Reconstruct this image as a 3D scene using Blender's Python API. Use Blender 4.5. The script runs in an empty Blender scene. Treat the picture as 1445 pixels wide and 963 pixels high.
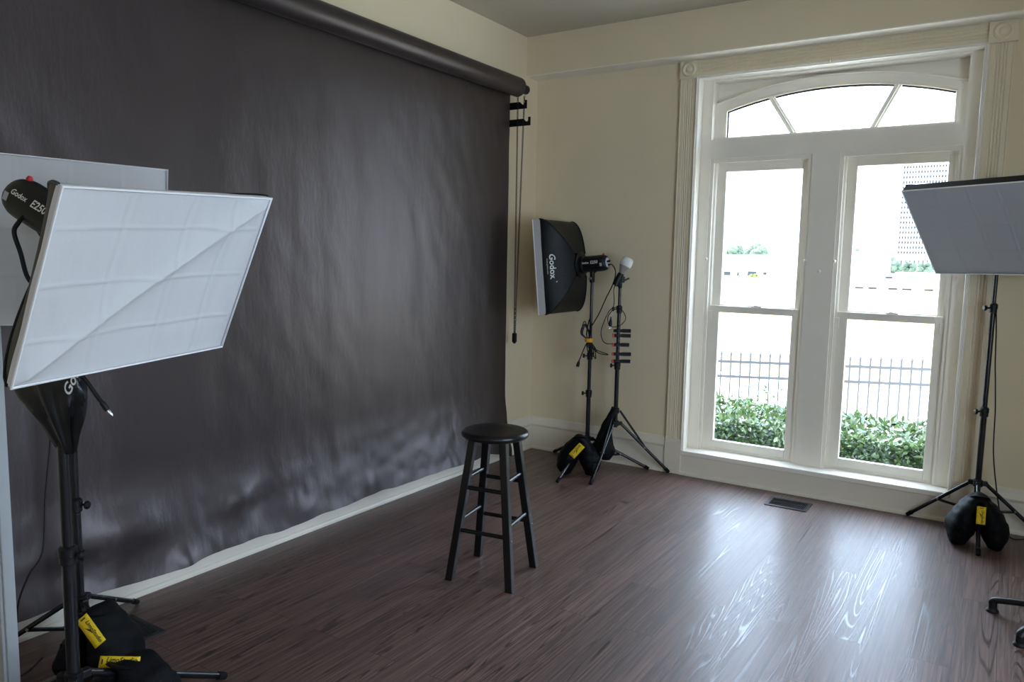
import bpy, math, random
from mathutils import Vector, Matrix, noise
random.seed(7)
PI = math.pi
S = bpy.context.scene
COL = S.collection
V = Vector

# ------------------------------------------------------------------ helpers
class MB:
    """collects shapes in world coordinates, builds ONE mesh object"""
    def __init__(s): s.v = []; s.f = []
    def add(s, vs, fs):
        o = len(s.v); s.v += [tuple(p) for p in vs]; s.f += [tuple(i + o for i in f) for f in fs]; return s
    def box(s, lo, hi):
        (a, b, c), (d, e, f) = lo, hi
        vs = [(a,b,c),(d,b,c),(d,e,c),(a,e,c),(a,b,f),(d,b,f),(d,e,f),(a,e,f)]
        return s.add(vs, [(0,3,2,1),(4,5,6,7),(0,1,5,4),(1,2,6,5),(2,3,7,6),(3,0,4,7)])
    def obox(s, c, X, Y, Z, dx, dy, dz):
        c, X, Y, Z = V(c), V(X), V(Y), V(Z)
        vs = [c + X*(i*dx/2) + Y*(j*dy/2) + Z*(k*dz/2) for k in (-1,1) for (i,j) in ((-1,-1),(1,-1),(1,1),(-1,1))]
        return s.add(vs, [(0,3,2,1),(4,5,6,7),(0,1,5,4),(1,2,6,5),(2,3,7,6),(3,0,4,7)])
    def bar(s, a, b, w, h, up=(0,0,1)):
        a, b = V(a), V(b); Z = (b-a).normalized(); X = Z.cross(V(up))
        if X.length < 1e-4: X = Z.cross(V((1,0,0)))
        X.normalize(); Y = X.cross(Z)
        return s.obox((a+b)/2, X, Y, Z, w, h, (b-a).length)
    def tube(s, pts, r, n=12, cap=True, closed=False):
        pts = [V(p) for p in pts]; N = len(pts)
        rs = r if isinstance(r, (list, tuple)) else [r]*N
        T = []
        for i in range(N):
            if closed: d = pts[(i+1) % N] - pts[i-1]
            else: d = pts[min(i+1, N-1)] - pts[max(i-1, 0)]
            T.append(d.normalized() if d.length > 1e-9 else V((0,0,1)))
        up = V((0,0,1)) if abs(T[0].z) < .9 else V((1,0,0))
        X = (up - T[0]*up.dot(T[0])).normalized()
        vs = []
        for i in range(N):
            X = (X - T[i]*X.dot(T[i]))
            X = X.normalized() if X.length > 1e-6 else T[i].orthogonal().normalized()
            Y = T[i].cross(X)
            rr = rs[i]; ra, rb = rr if isinstance(rr, tuple) else (rr, rr)
            for k in range(n):
                a = 2*PI*k/n; vs.append(pts[i] + X*(ra*math.cos(a)) + Y*(rb*math.sin(a)))
        fs = []
        for i in range(N if closed else N-1):
            j = (i+1) % N
            for k in range(n):
                k2 = (k+1) % n; fs.append((i*n+k, i*n+k2, j*n+k2, j*n+k))
        if cap and not closed: fs += [tuple(reversed(range(n))), tuple((N-1)*n+k for k in range(n))]
        return s.add(vs, fs)
    def lathe(s, c, axis, prof, n=24, X=None, cap=True):
        """prof: list of (radius, distance along axis)"""
        c, A = V(c), V(axis).normalized(); X = V(X) if X is not None else A.orthogonal()
        X = (X - A*X.dot(A)).normalized(); Y = A.cross(X); vs = []; m = len(prof)
        for r, h in prof:
            for k in range(n):
                a = 2*PI*k/n; vs.append(c + A*h + X*(r*math.cos(a)) + Y*(r*math.sin(a)))
        fs = [(i*n+k, i*n+(k+1) % n, (i+1)*n+(k+1) % n, (i+1)*n+k) for i in range(m-1) for k in range(n)]
        if cap: fs += [tuple(reversed(range(n))), tuple((m-1)*n+k for k in range(n))]
        return s.add(vs, fs)
    def grid(s, fn, nu, nv, wrapu=False):
        vs = [fn(i/nu, j/nv) for j in range(nv+1) for i in range(nu if wrapu else nu+1)]
        w = nu if wrapu else nu+1
        fs = [(j*w+i, j*w+(i+1) % w, (j+1)*w+(i+1) % w, (j+1)*w+i) for j in range(nv) for i in range(nu)]
        return s.add(vs, fs)
    def prism(s, poly, ex):
        """poly: 3-D outline points (planar), ex: extrusion vector"""
        n = len(poly); P = [V(p) for p in poly]; ex = V(ex)
        vs = P + [p+ex for p in P]
        return s.add(vs, [tuple(reversed(range(n))), tuple(range(n, 2*n))] + [(i, (i+1) % n, n+(i+1) % n, n+i) for i in range(n)])
    def build(s, name, mat, parent=None, smooth=35, bevel=0, solid=0):
        me = bpy.data.meshes.new(name)
        off = V(parent.get('_o', (0,0,0))) if parent else V((0,0,0))
        me.from_pydata([tuple(V(p)-off) for p in s.v], [], s.f); me.validate(); me.update()
        me.materials.append(mat)
        if smooth:
            for p in me.polygons: p.use_smooth = True
            me.set_sharp_from_angle(angle=math.radians(smooth))
        o = bpy.data.objects.new(name, me); COL.objects.link(o)
        if parent: o.parent = parent; o['_o'] = tuple(off)
        if bevel:
            b = o.modifiers.new('b', 'BEVEL'); b.width = bevel; b.segments = 2; b.limit_method = 'ANGLE'; b.angle_limit = math.radians(40)
        if solid:
            b = o.modifiers.new('s', 'SOLIDIFY'); b.thickness = solid; b.offset = 0
        return o

def thing(name, loc, label=None, cat=None, group=None, kind=None):
    o = bpy.data.objects.new(name, None); COL.objects.link(o); o.location = loc; o['_o'] = tuple(loc)
    o.empty_display_size = .05
    return tag(o, label, cat, group, kind)
def tag(o, label=None, cat=None, group=None, kind=None):
    if label: o['label'] = label
    if cat: o['category'] = cat
    if group: o['group'] = group
    if kind: o['kind'] = kind
    return o
def struct(o): o['kind'] = 'structure'; return o
def dup(o, parent=None, delta=(0,0,0)):
    c = o.copy(); COL.objects.link(c)
    if parent: c.parent = parent
    c.location = o.location + V(delta)
    return c
def spline(pts, n=8, closed=False):
    """Catmull-Rom through the points"""
    P = [V(p) for p in pts]; N = len(P); out = []
    for i in range(N if closed else N-1):
        if closed: a, b, c, d = P[i-1], P[i], P[(i+1) % N], P[(i+2) % N]
        else: a, b, c, d = P[max(i-1,0)], P[i], P[i+1], P[min(i+2,N-1)]
        for k in range(n):
            t = k/n; out.append(.5*((2*b)+(c-a)*t+(2*a-5*b+4*c-d)*t*t+(3*b-a-3*c+d)*t**3))
    if not closed: out.append(P[-1])
    return out
def nz(x, y, z=0, sc=1): return noise.noise(V((x*sc, y*sc, z*sc)))
def glyphs(s, size, bold=0, shear=0, spacing=1):
    """2-D mesh of lettering, centred on 0,0"""
    cu = bpy.data.curves.new('t', 'FONT'); cu.body = s; cu.size = size; cu.align_x = 'CENTER'; cu.align_y = 'CENTER'
    cu.offset = bold; cu.shear = shear; cu.space_character = spacing; cu.resolution_u = 3
    o = bpy.data.objects.new('t', cu); COL.objects.link(o)
    dg = bpy.context.evaluated_depsgraph_get(); ev = o.evaluated_get(dg); me = ev.to_mesh()
    vs = [(v.co.x, v.co.y) for v in me.vertices]; fs = [tuple(p.vertices) for p in me.polygons]
    ev.to_mesh_clear(); bpy.data.objects.remove(o); bpy.data.curves.remove(cu)
    return vs, fs

# ------------------------------------------------------------------ materials
def lk(nt, a, b): nt.links.new(a, b)
def mat(name, col, rough=.5, metal=0, spec=.5, nscale=0, namt=.0, bump=0, bscale=50, trans=0, coat=0, sheen=0):
    m = bpy.data.materials.new(name); m.use_nodes = True; nt = m.node_tree; b = nt.nodes['Principled BSDF']
    b.inputs['Base Color'].default_value = (*col, 1); b.inputs['Roughness'].default_value = rough
    b.inputs['Metallic'].default_value = metal; b.inputs['Specular IOR Level'].default_value = spec
    b.inputs['Coat Weight'].default_value = coat; b.inputs['Sheen Weight'].default_value = sheen
    tc = nt.nodes.new('ShaderNodeTexCoord')
    if namt:
        n = nt.nodes.new('ShaderNodeTexNoise'); n.inputs['Scale'].default_value = nscale; n.inputs['Detail'].default_value = 6
        lk(nt, tc.outputs['Object'], n.inputs['Vector'])
        r = nt.nodes.new('ShaderNodeValToRGB'); e = r.color_ramp.elements
        e[0].position = .3; e[1].position = .7
        e[0].color = (*[c*(1-namt) for c in col], 1); e[1].color = (*[min(1, c*(1+namt)) for c in col], 1)
        lk(nt, n.outputs['Fac'], r.inputs['Fac']); lk(nt, r.outputs['Color'], b.inputs['Base Color'])
    if bump:
        n2 = nt.nodes.new('ShaderNodeTexNoise'); n2.inputs['Scale'].default_value = bscale; n2.inputs['Detail'].default_value = 4
        lk(nt, tc.outputs['Object'], n2.inputs['Vector'])
        bp = nt.nodes.new('ShaderNodeBump'); bp.inputs['Strength'].default_value = bump; bp.inputs['Distance'].default_value = .01
        lk(nt, n2.outputs['Fac'], bp.inputs['Height']); lk(nt, bp.outputs['Normal'], b.inputs['Normal'])
    if trans:
        t = nt.nodes.new('ShaderNodeBsdfTranslucent'); t.inputs['Color'].default_value = (*col, 1)
        mx = nt.nodes.new('ShaderNodeMixShader'); mx.inputs[0].default_value = trans
        out = nt.nodes['Material Output']
        lk(nt, b.outputs[0], mx.inputs[1]); lk(nt, t.outputs[0], mx.inputs[2]); lk(nt, mx.outputs[0], out.inputs[0])
    return m

M = {}
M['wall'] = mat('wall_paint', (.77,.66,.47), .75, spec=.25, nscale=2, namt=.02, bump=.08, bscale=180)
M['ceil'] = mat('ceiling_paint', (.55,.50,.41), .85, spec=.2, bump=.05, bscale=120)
M['trim'] = mat('cream_trim_paint', (.77,.68,.50), .42, nscale=3, namt=.03)
M['white'] = mat('white_gloss_paint', (.87,.82,.73), .35, nscale=5, namt=.02)
M['base'] = mat('baseboard_paint', (.80,.73,.62), .4, nscale=4, namt=.02)
M['black_metal'] = mat('black_powder_coat', (.006,.006,.007), .38, spec=.3)
M['dark_metal'] = mat('black_anodised_tube', (.007,.007,.009), .25, spec=.5)
M['plastic'] = mat('black_plastic', (.006,.006,.007), .45, spec=.3)
M['rubber'] = mat('black_rubber', (.006,.006,.006), .8, spec=.2)
M['steel'] = mat('bright_steel', (.6,.6,.62), .25, metal=1)
M['cable'] = mat('cable_sheath', (.005,.005,.006), .55, spec=.3)
M['nylon'] = mat('black_nylon', (.0035,.0035,.0045), .6, spec=.12, bump=.25, bscale=160)
M['shell'] = mat('softbox_black_nylon', (.005,.006,.0065), .45, spec=.22, bump=.15, bscale=60)
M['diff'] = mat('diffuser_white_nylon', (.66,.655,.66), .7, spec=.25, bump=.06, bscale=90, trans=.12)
M['diffshade'] = mat('diffuser_white_shaded', (.40,.41,.44), .6, spec=.25, bump=.06, bscale=90, trans=.06)  # white diffuser in shade, the shade put into a darker colour
M['rim'] = mat('silver_grey_rim_fabric', (.62,.60,.61), .6, spec=.3, bump=.2, bscale=70)
M['welt'] = mat('white_piping', (.82,.82,.83), .6)
M['silver'] = mat('silver_lining', (.55,.55,.56), .4, metal=.7)
M['print'] = mat('white_print', (.75,.74,.70), .6)
M['greyprint'] = mat('grey_print', (.38,.40,.44), .6)
M['yellow'] = mat('yellow_label_fabric', (.80,.55,.01), .6, nscale=60, namt=.08)
M['orange'] = mat('orange_velcro', (.75,.38,.03), .7)
M['red'] = mat('red_plastic', (.55,.02,.02), .4)
M['ink'] = mat('black_ink', (.02,.018,.01), .7)
M['bulb'] = mat('frosted_bulb_white', (.85,.85,.84), .35, trans=.2)
M['bulbneck'] = mat('bulb_neck_grey', (.30,.27,.23), .4)
M['stool'] = mat('black_painted_wood', (.006,.0055,.006), .30, spec=.4, nscale=8, namt=.15, bump=.03, bscale=40)
M['satin'] = mat('black_satin_bag', (.005,.006,.008), .34, spec=.5, bump=.1, bscale=30)
M['register'] = mat('black_steel_register', (.022,.021,.022), .4)
M['void'] = mat('duct_interior', (.004,.004,.004), .9, spec=.1)
M['iron'] = mat('painted_iron', (.055,.055,.062), .5)
M['stucco'] = mat('white_stucco', (.80,.79,.77), .9, nscale=.3, namt=.04)
M['concrete'] = mat('pale_concrete', (.78,.75,.72), .9, nscale=.4, namt=.06)
M['facade'] = mat('white_concrete_facade', (.60,.60,.61), .8)
M['winblue'] = mat('far_window_glass', (.02,.03,.045), .5)
M['wingrey'] = mat('tower_window_glass', (.034,.036,.04), .6, spec=.1)
M['slot'] = mat('shadowed_slot', (.03,.022,.02), .8)
M['lawn'] = mat('dry_lawn', (.30,.235,.062), .95, nscale=.35, namt=.16)
M['street'] = mat('pale_street', (.66,.65,.64), .9, nscale=.5, namt=.05)
M['soil'] = mat('mulch', (.05,.035,.025), .95, nscale=10, namt=.4)
M['bark'] = mat('bark', (.10,.07,.05), .9)
M['fartree'] = mat('far_tree_leaves', (.065,.095,.060), .8, nscale=.7, namt=.4)
M['farbush'] = mat('yellowish_bush_leaves', (.10,.12,.03), .8, nscale=.9, namt=.4)  # yellow-green leaf colour of the bush

def leaf_mat():
    m = bpy.data.materials.new('hedge_leaf'); m.use_nodes = True; nt = m.node_tree; b = nt.nodes['Principled BSDF']
    tc = nt.nodes.new('ShaderNodeTexCoord'); n = nt.nodes.new('ShaderNodeTexNoise'); n.inputs['Scale'].default_value = 14
    lk(nt, tc.outputs['Object'], n.inputs['Vector']); r = nt.nodes.new('ShaderNodeValToRGB'); e = r.color_ramp.elements
    e[0].position = .35; e[0].color = (.026,.054,.034,1); e[1].position = .68; e[1].color = (.095,.155,.068,1)
    lk(nt, n.outputs['Fac'], r.inputs['Fac']); lk(nt, r.outputs['Color'], b.inputs['Base Color'])
    b.inputs['Roughness'].default_value = .28; b.inputs['Specular IOR Level'].default_value = .9
    t = nt.nodes.new('ShaderNodeBsdfTranslucent'); t.inputs['Color'].default_value = (.08,.13,.035,1)
    mx = nt.nodes.new('ShaderNodeMixShader'); mx.inputs[0].default_value = .25
    lk(nt, b.outputs[0], mx.inputs[1]); lk(nt, t.outputs[0], mx.inputs[2]); lk(nt, mx.outputs[0], nt.nodes['Material Output'].inputs[0])
    return m
M['leaf'] = leaf_mat()

def glass_mat():
    m = bpy.data.materials.new('window_glass'); m.use_nodes = True; nt = m.node_tree; nt.nodes.remove(nt.nodes['Principled BSDF'])
    t = nt.nodes.new('ShaderNodeBsdfTransparent'); t.inputs[0].default_value = (.96,.98,.97,1)
    g = nt.nodes.new('ShaderNodeBsdfGlossy'); g.inputs['Roughness'].default_value = .02
    f = nt.nodes.new('ShaderNodeFresnel'); f.inputs[0].default_value = 1.45
    mx = nt.nodes.new('ShaderNodeMixShader'); ge = nt.nodes.new('ShaderNodeNewGeometry'); inv = nt.nodes.new('ShaderNodeMath'); inv.operation = 'SUBTRACT'; inv.inputs[0].default_value = 1
    mu = nt.nodes.new('ShaderNodeMath'); mu.operation = 'MULTIPLY'; lk(nt, ge.outputs['Backfacing'], inv.inputs[1]); lk(nt, inv.outputs[0], mu.inputs[0]); lk(nt, f.outputs[0], mu.inputs[1])
    lk(nt, mu.outputs[0], mx.inputs[0]); lk(nt, t.outputs[0], mx.inputs[1]); lk(nt, g.outputs[0], mx.inputs[2])
    lk(nt, mx.outputs[0], nt.nodes['Material Output'].inputs[0])
    return m
M['glass'] = glass_mat()

def paper_mat():
    m = mat('black_seamless_paper', (.024,.019,.019), .42, spec=.85)
    m.node_tree.nodes['Principled BSDF'].inputs['Specular Tint'].default_value = (1,.86,.87,1)
    nt = m.node_tree; b = nt.nodes['Principled BSDF']; tc = nt.nodes.new('ShaderNodeTexCoord')
    n = nt.nodes.new('ShaderNodeTexNoise'); n.inputs['Scale'].default_value = 3.2; n.inputs['Detail'].default_value = 5; n.inputs['Roughness'].default_value = .6
    mpp = nt.nodes.new('ShaderNodeMapping'); mpp.inputs['Scale'].default_value = (1,2.2,.7); lk(nt, tc.outputs['Object'], mpp.inputs['Vector']); lk(nt, mpp.outputs['Vector'], n.inputs['Vector'])
    n2 = nt.nodes.new('ShaderNodeTexNoise'); n2.inputs['Scale'].default_value = 90; n2.inputs['Detail'].default_value = 3
    lk(nt, tc.outputs['Object'], n2.inputs['Vector'])
    ad = nt.nodes.new('ShaderNodeMath'); ad.operation = 'MULTIPLY_ADD'; ad.inputs[1].default_value = .05
    lk(nt, n2.outputs['Fac'], ad.inputs[0]); lk(nt, n.outputs['Fac'], ad.inputs[2])
    bp = nt.nodes.new('ShaderNodeBump'); bp.inputs['Strength'].default_value = .3; bp.inputs['Distance'].default_value = .016
    lk(nt, ad.outputs[0], bp.inputs['Height']); lk(nt, bp.outputs['Normal'], b.inputs['Normal'])
    r = nt.nodes.new('ShaderNodeMapRange'); r.inputs['To Min'].default_value = .37; r.inputs['To Max'].default_value = .45
    lk(nt, n.outputs['Fac'], r.inputs['Value']); lk(nt, r.outputs[0], b.inputs['Roughness'])
    return m
M['paper'] = paper_mat()

def floor_mat():
    m = bpy.data.materials.new('dark_wood_plank'); m.use_nodes = True; nt = m.node_tree; b = nt.nodes['Principled BSDF']
    N = nt.nodes.new
    tc = N('ShaderNodeTexCoord')
    mp = N('ShaderNodeMapping'); mp.inputs['Rotation'].default_value = (0,0,PI/2)      # planks run along y
    lk(nt, tc.outputs['Object'], mp.inputs['Vector'])
    br = N('ShaderNodeTexBrick'); br.offset = .37; br.inputs['Scale'].default_value = 1
    br.inputs['Brick Width'].default_value = 1.22; br.inputs['Row Height'].default_value = .152
    br.inputs['Mortar Size'].default_value = .0011; br.inputs['Mortar Smooth'].default_value = .2
    br.inputs['Color1'].default_value = (0,0,0,1); br.inputs['Color2'].default_value = (1,1,1,1); br.inputs['Mortar'].default_value = (.5,.5,.5,1)
    lk(nt, mp.outputs['Vector'], br.inputs['Vector'])
    # every plank shifts its own grain
    sc = N('ShaderNodeVectorMath'); sc.operation = 'SCALE'; sc.inputs['Scale'].default_value = 37.0
    lk(nt, br.outputs['Color'], sc.inputs[0])
    gm = N('ShaderNodeMapping'); gm.inputs['Scale'].default_value = (1.0, .034, 1.0)
    lk(nt, tc.outputs['Object'], gm.inputs['Vector'])
    av = N('ShaderNodeVectorMath'); av.operation = 'ADD'
    lk(nt, gm.outputs['Vector'], av.inputs[0]); lk(nt, sc.outputs['Vector'], av.inputs[1])
    # cathedral figure: contour lines of a soft stretched noise
    n1 = N('ShaderNodeTexNoise'); n1.inputs['Scale'].default_value = 11; n1.inputs['Detail'].default_value = .8; n1.inputs['Roughness'].default_value = .3
    lk(nt, av.outputs['Vector'], n1.inputs['Vector'])
    m1 = N('ShaderNodeMath'); m1.operation = 'MULTIPLY'; m1.inputs[1].default_value = 62; lk(nt, n1.outputs['Fac'], m1.inputs[0])
    pp = N('ShaderNodeMath'); pp.operation = 'PINGPONG'; pp.inputs[1].default_value = 1; lk(nt, m1.outputs[0], pp.inputs[0])
    rg = N('ShaderNodeValToRGB'); rg.color_ramp.elements[0].position = .66; rg.color_ramp.elements[1].position = .96
    lk(nt, pp.outputs[0], rg.inputs['Fac'])
    # broad bands where the figure is strong
    nb = N('ShaderNodeTexNoise'); nb.inputs['Scale'].default_value = 6; nb.inputs['Detail'].default_value = 1
    lk(nt, av.outputs['Vector'], nb.inputs['Vector'])
    rb = N('ShaderNodeValToRGB'); rb.color_ramp.elements[0].position = .41; rb.color_ramp.elements[1].position = .56
    lk(nt, nb.outputs['Fac'], rb.inputs['Fac'])
    fig = N('ShaderNodeMath'); fig.operation = 'MULTIPLY'; lk(nt, rg.outputs['Color'], fig.inputs[0]); lk(nt, rb.outputs['Color'], fig.inputs[1])
    # fine fibres
    fm = N('ShaderNodeMapping'); fm.inputs['Scale'].default_value = (1.0, .022, 1.0); lk(nt, tc.outputs['Object'], fm.inputs['Vector'])
    av2 = N('ShaderNodeVectorMath'); av2.operation = 'ADD'; lk(nt, fm.outputs['Vector'], av2.inputs[0]); lk(nt, sc.outputs['Vector'], av2.inputs[1])
    n2 = N('ShaderNodeTexNoise'); n2.inputs['Scale'].default_value = 110; n2.inputs['Detail'].default_value = 3; lk(nt, av2.outputs['Vector'], n2.inputs['Vector'])
    pm = N('ShaderNodeMapping'); pm.inputs['Scale'].default_value = (1.0, .045, 1.0); lk(nt, tc.outputs['Object'], pm.inputs['Vector'])
    n3 = N('ShaderNodeTexNoise'); n3.inputs['Scale'].default_value = 150; n3.inputs['Detail'].default_value = 1; lk(nt, pm.outputs['Vector'], n3.inputs['Vector'])
    rp = N('ShaderNodeValToRGB'); rp.color_ramp.elements[0].position = .60; rp.color_ramp.elements[1].position = .70; lk(nt, n3.outputs['Fac'], rp.inputs['Fac'])
    fp = N('ShaderNodeMath'); fp.operation = 'MULTIPLY_ADD'; fp.inputs[1].default_value = .22; lk(nt, rp.outputs['Color'], fp.inputs[0]); lk(nt, fig.outputs[0], fp.inputs[2])
    # colour
    mixf = N('ShaderNodeMath'); mixf.operation = 'MULTIPLY_ADD'; mixf.inputs[1].default_value = -.50
    lk(nt, fp.outputs[0], mixf.inputs[0]); lk(nt, n2.outputs['Fac'], mixf.inputs[2])
    rc = N('ShaderNodeValToRGB'); e = rc.color_ramp.elements
    e[0].position = .22; e[0].color = (.042,.020,.016,1); e[1].position = .72; e[1].color = (.205,.112,.095,1)
    lk(nt, mixf.outputs[0], rc.inputs['Fac'])
    tone = N('ShaderNodeMapRange'); tone.inputs['To Min'].default_value = .86; tone.inputs['To Max'].default_value = 1.14; lk(nt, br.outputs['Color'], tone.inputs['Value'])
    mm = N('ShaderNodeVectorMath'); mm.operation = 'SCALE'; lk(nt, rc.outputs['Color'], mm.inputs[0]); lk(nt, tone.outputs[0], mm.inputs['Scale'])
    dk = N('ShaderNodeMix'); dk.data_type = 'RGBA'; dk.inputs['B'].default_value = (.006,.004,.004,1)
    lk(nt, br.outputs['Fac'], dk.inputs['Factor']); lk(nt, mm.outputs['Vector'], dk.inputs['A'])
    lk(nt, dk.outputs['Result'], b.inputs['Base Color'])
    # gloss: embossed figure is glossier
    rr = N('ShaderNodeMapRange'); rr.inputs['To Min'].default_value = .60; rr.inputs['To Max'].default_value = .34
    rr.clamp = True; lk(nt, fp.outputs[0], rr.inputs['Value']); lk(nt, rr.outputs[0], b.inputs['Roughness'])
    b.inputs['Specular IOR Level'].default_value = .75; b.inputs['Coat Weight'].default_value = .38; b.inputs['Coat Roughness'].default_value = .27
    hh = N('ShaderNodeMath'); hh.operation = 'MULTIPLY_ADD'; hh.inputs[1].default_value = .35
    f2 = N('ShaderNodeMath'); f2.operation = 'MULTIPLY'; f2.inputs[1].default_value = .35; lk(nt, fig.outputs[0], f2.inputs[0])
    lk(nt, n2.outputs['Fac'], hh.inputs[0]); lk(nt, f2.outputs[0], hh.inputs[2])
    h2 = N('ShaderNodeMath'); h2.operation = 'MULTIPLY_ADD'; h2.inputs[1].default_value = -1.5
    lk(nt, br.outputs['Fac'], h2.inputs[0]); lk(nt, hh.outputs[0], h2.inputs[2])
    bp = N('ShaderNodeBump'); bp.inputs['Strength'].default_value = .30; bp.inputs['Distance'].default_value = .0012
    lk(nt, h2.outputs[0], bp.inputs['Height']); lk(nt, bp.outputs['Normal'], b.inputs['Normal'])
    return m
M['floor'] = floor_mat()

# ------------------------------------------------------------------ room shell
RX, RY, RZ = 4.5, -8.2, 3.285            # right wall, rear wall, ceiling
WX0, WX1, WZ0, WZ1 = 1.335, 3.062, .185, 2.87     # window opening
def wall_with_holes(name, axis, pos, th, u0, u1, z0, z1, holes, m):
    """wall in plane axis=pos, thickness th (signed), rectangular holes (u0,u1,z0,z1) left to right"""
    mb = MB()
    def bx(a, b, c, d):
        if b-a < 1e-6 or d-c < 1e-6: return
        p, q = sorted((pos, pos+th))
        mb.box((a,p,c),(b,q,d)) if axis == 'y' else mb.box((p,a,c),(q,b,d))
    x = u0
    for a, b, c, d in holes:
        bx(x, a, z0, z1); bx(a, b, z0, c); bx(a, b, d, z1); x = b
    bx(x, u1, z0, z1)
    return struct(mb.build(name, m, smooth=0))

struct(MB().box((-.2,RY-.2,-.12),(RX+.2,.0,0)).build('floor', M['floor'], smooth=0))
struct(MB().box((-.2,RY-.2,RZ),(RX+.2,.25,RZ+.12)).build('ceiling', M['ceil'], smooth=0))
struct(MB().box((-.2,RY-.2,0),(0,.25,RZ)).build('wall_left', M['wall'], smooth=0))
wall_with_holes('wall_back', 'y', .0, .25, 0, RX, 0, RZ, [(WX0, WX1, WZ0-.04, WZ1)], M['wall'])
RW = [(-7.1, -6.1, .8, 2.6), (-4.5, -2.4, .6, 2.3)]
wall_with_holes('wall_right', 'x', RX, .2, RY-.2, .25, 0, RZ, RW, M['wall'])
struct(MB().box((0,RY-.2,0),(RX,RY,RZ)).build('wall_front', M['wall'], smooth=0))
struct(MB().box((0,-.17,2.992),(RX,0,RZ)).build('trim_1', M['wall'], smooth=0))     # boxed beam over the window wall
struct(MB().box((0,-.172,2.986),(RX,0,2.992)).build('lit_soffit_strip', M['white'], smooth=0))     # board added under it, white paint standing in for window light

def simple_window(name, axis, pos, a, b, c, d):
    w = thing(name, (0,0,0), kind='structure'); mb = MB(); g = MB()
    def bx(q, u0, u1, z0, z1, t0, t1):
        q.box((u0,pos+t0,z0),(u1,pos+t1,z1)) if axis == 'y' else q.box((pos+t0,u0,z0),(pos+t1,u1,z1))
    e = .06; mid = (c+d)/2
    bx(mb,a,a+e,c,d,-.03,.03); bx(mb,b-e,b,c,d,-.03,.03); bx(mb,a,b,c,c+e,-.03,.03); bx(mb,a,b,d-e,d,-.03,.03); bx(mb,a,b,mid-.03,mid+.03,-.025,.025)
    m2 = (a+b)/2; bx(mb,m2-.035,m2+.035,c,d,-.028,.028)
    mb.build('window_frame', M['white'], w, smooth=0)
    bx(g, a+e, b-e, c+e, d-e, -.002, .002); g.build('pane', M['glass'], w, smooth=0)
simple_window('window_2', 'x', RX+.1, *RW[1]); simple_window('fill_window', 'x', RX+.1, *RW[0])  # the second one is unseen, added to light the rear left softbox

# opening jamb / casing stub at far left of the view
mb = MB().box((0,-4.182,0),(.40,-4.152,RZ))
struct(mb.build('wall_opening', M['wall'], smooth=0))
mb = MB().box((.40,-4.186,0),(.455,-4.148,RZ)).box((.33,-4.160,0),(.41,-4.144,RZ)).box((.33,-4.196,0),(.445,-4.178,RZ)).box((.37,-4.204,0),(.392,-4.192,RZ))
struct(mb.build('trim_2', mat('shaded_jamb_paint', (.40,.42,.43), .45), smooth=0, bevel=.004))  # jamb lies in shade, which is put into this greyer paint

# baseboards
def base_profile():          # (out from wall, height)
    return [(0,0),(.034,0),(.034,.012),(.028,.022),(.022,.026),(.020,.19),(.026,.198),(.030,.208),(.024,.222),(.016,.238),(.012,.262),(0,.268)]
def baseboard(name, p0, p1, out):
    p0, p1, out = V(p0), V(p1), V(out); poly = [p0 + out*a + V((0,0,h)) for a, h in base_profile()]
    return struct(MB().prism(poly, p1-p0).build(name, M['base'], smooth=0))
baseboard('baseboard_left', (0,-4.16,0), (0,-.0,0), (1,0,0))
baseboard('baseboard_back', (0.02,0,0), (1.198,0,0), (0,-1,0))
baseboard('baseboard_right', (3.205,0,0), (RX,0,0), (0,-1,0))
baseboard('baseboard_front', (RX,0,0), (RX,RY,0), (-1,0,0))

# ------------------------------------------------------------------ the big window
win = thing('window_1', (2.2,0,0), kind='structure')
# fluted side casings on plinths
def casing(x0, x1, bead_side):
    mb = MB(); w = x1-x0; n = 64; prof = []
    for i in range(n+1):
        u = i/n; d = .020
        if u < .06 or u > .94: d = .026
        for cu in (.30,.42,.56,.68):
            if abs(u-cu) < .05: d -= .006*math.cos((u-cu)/.05*PI/2)
        prof.append((x0+u*w, -d))
    poly = [V((x0,0,.262))] + [V((x,y,.262)) for x, y in prof] + [V((x1,0,.262))]
    mb.prism(poly, (0,0,2.87-.262))
    mb.build('side_casing', M['trim'], win, smooth=20)
    MB().box((x0-.005,-.034,0),(x1+.004,0,.236)).box((x0-.002,-.030,.236),(x1,0,.264)).build('plinth_block', M['base'], win, smooth=0, bevel=.003)
casing(1.207, 1.324, 1); casing(3.074, 3.200, 0)
# head casing with reeds
mb = MB(); poly = [V((1.34,0,2.872))]
for i in range(49):
    u = i/48; d = .020 + (.008 if (u < .05 or u > .95) else 0)
    for cu in (.30,.46,.62,.80):
        if abs(u-cu) < .05: d -= .007*math.cos((u-cu)/.05*PI/2)
    poly.append(V((1.34,-d,2.872+u*.113)))
poly.append(V((1.34,0,2.985)))
mb.prism(poly, (1.725,0,0)); mb.build('head_casing', M['trim'], win, smooth=20)
for x0, x1 in ((1.203,1.340),(3.065,3.212)):
    c = V(((x0+x1)/2,-.036,2.926))
    mb = MB().box((x0,-.036,2.865),(x1,0,2.9855))
    cb = mb.build('corner_block', M['trim'], win, smooth=0, bevel=.003)
    r = .052
    MB().lathe(c, (0,-1,0), [(r,-.002),(r,.004),(r*.88,.012),(r*.74,.013),(r*.62,.005),(r*.46,.004),(r*.36,.010),(r*.2,.012),(.001,.013)], 32).build('rosette', M['trim'], cb, smooth=50)
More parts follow.
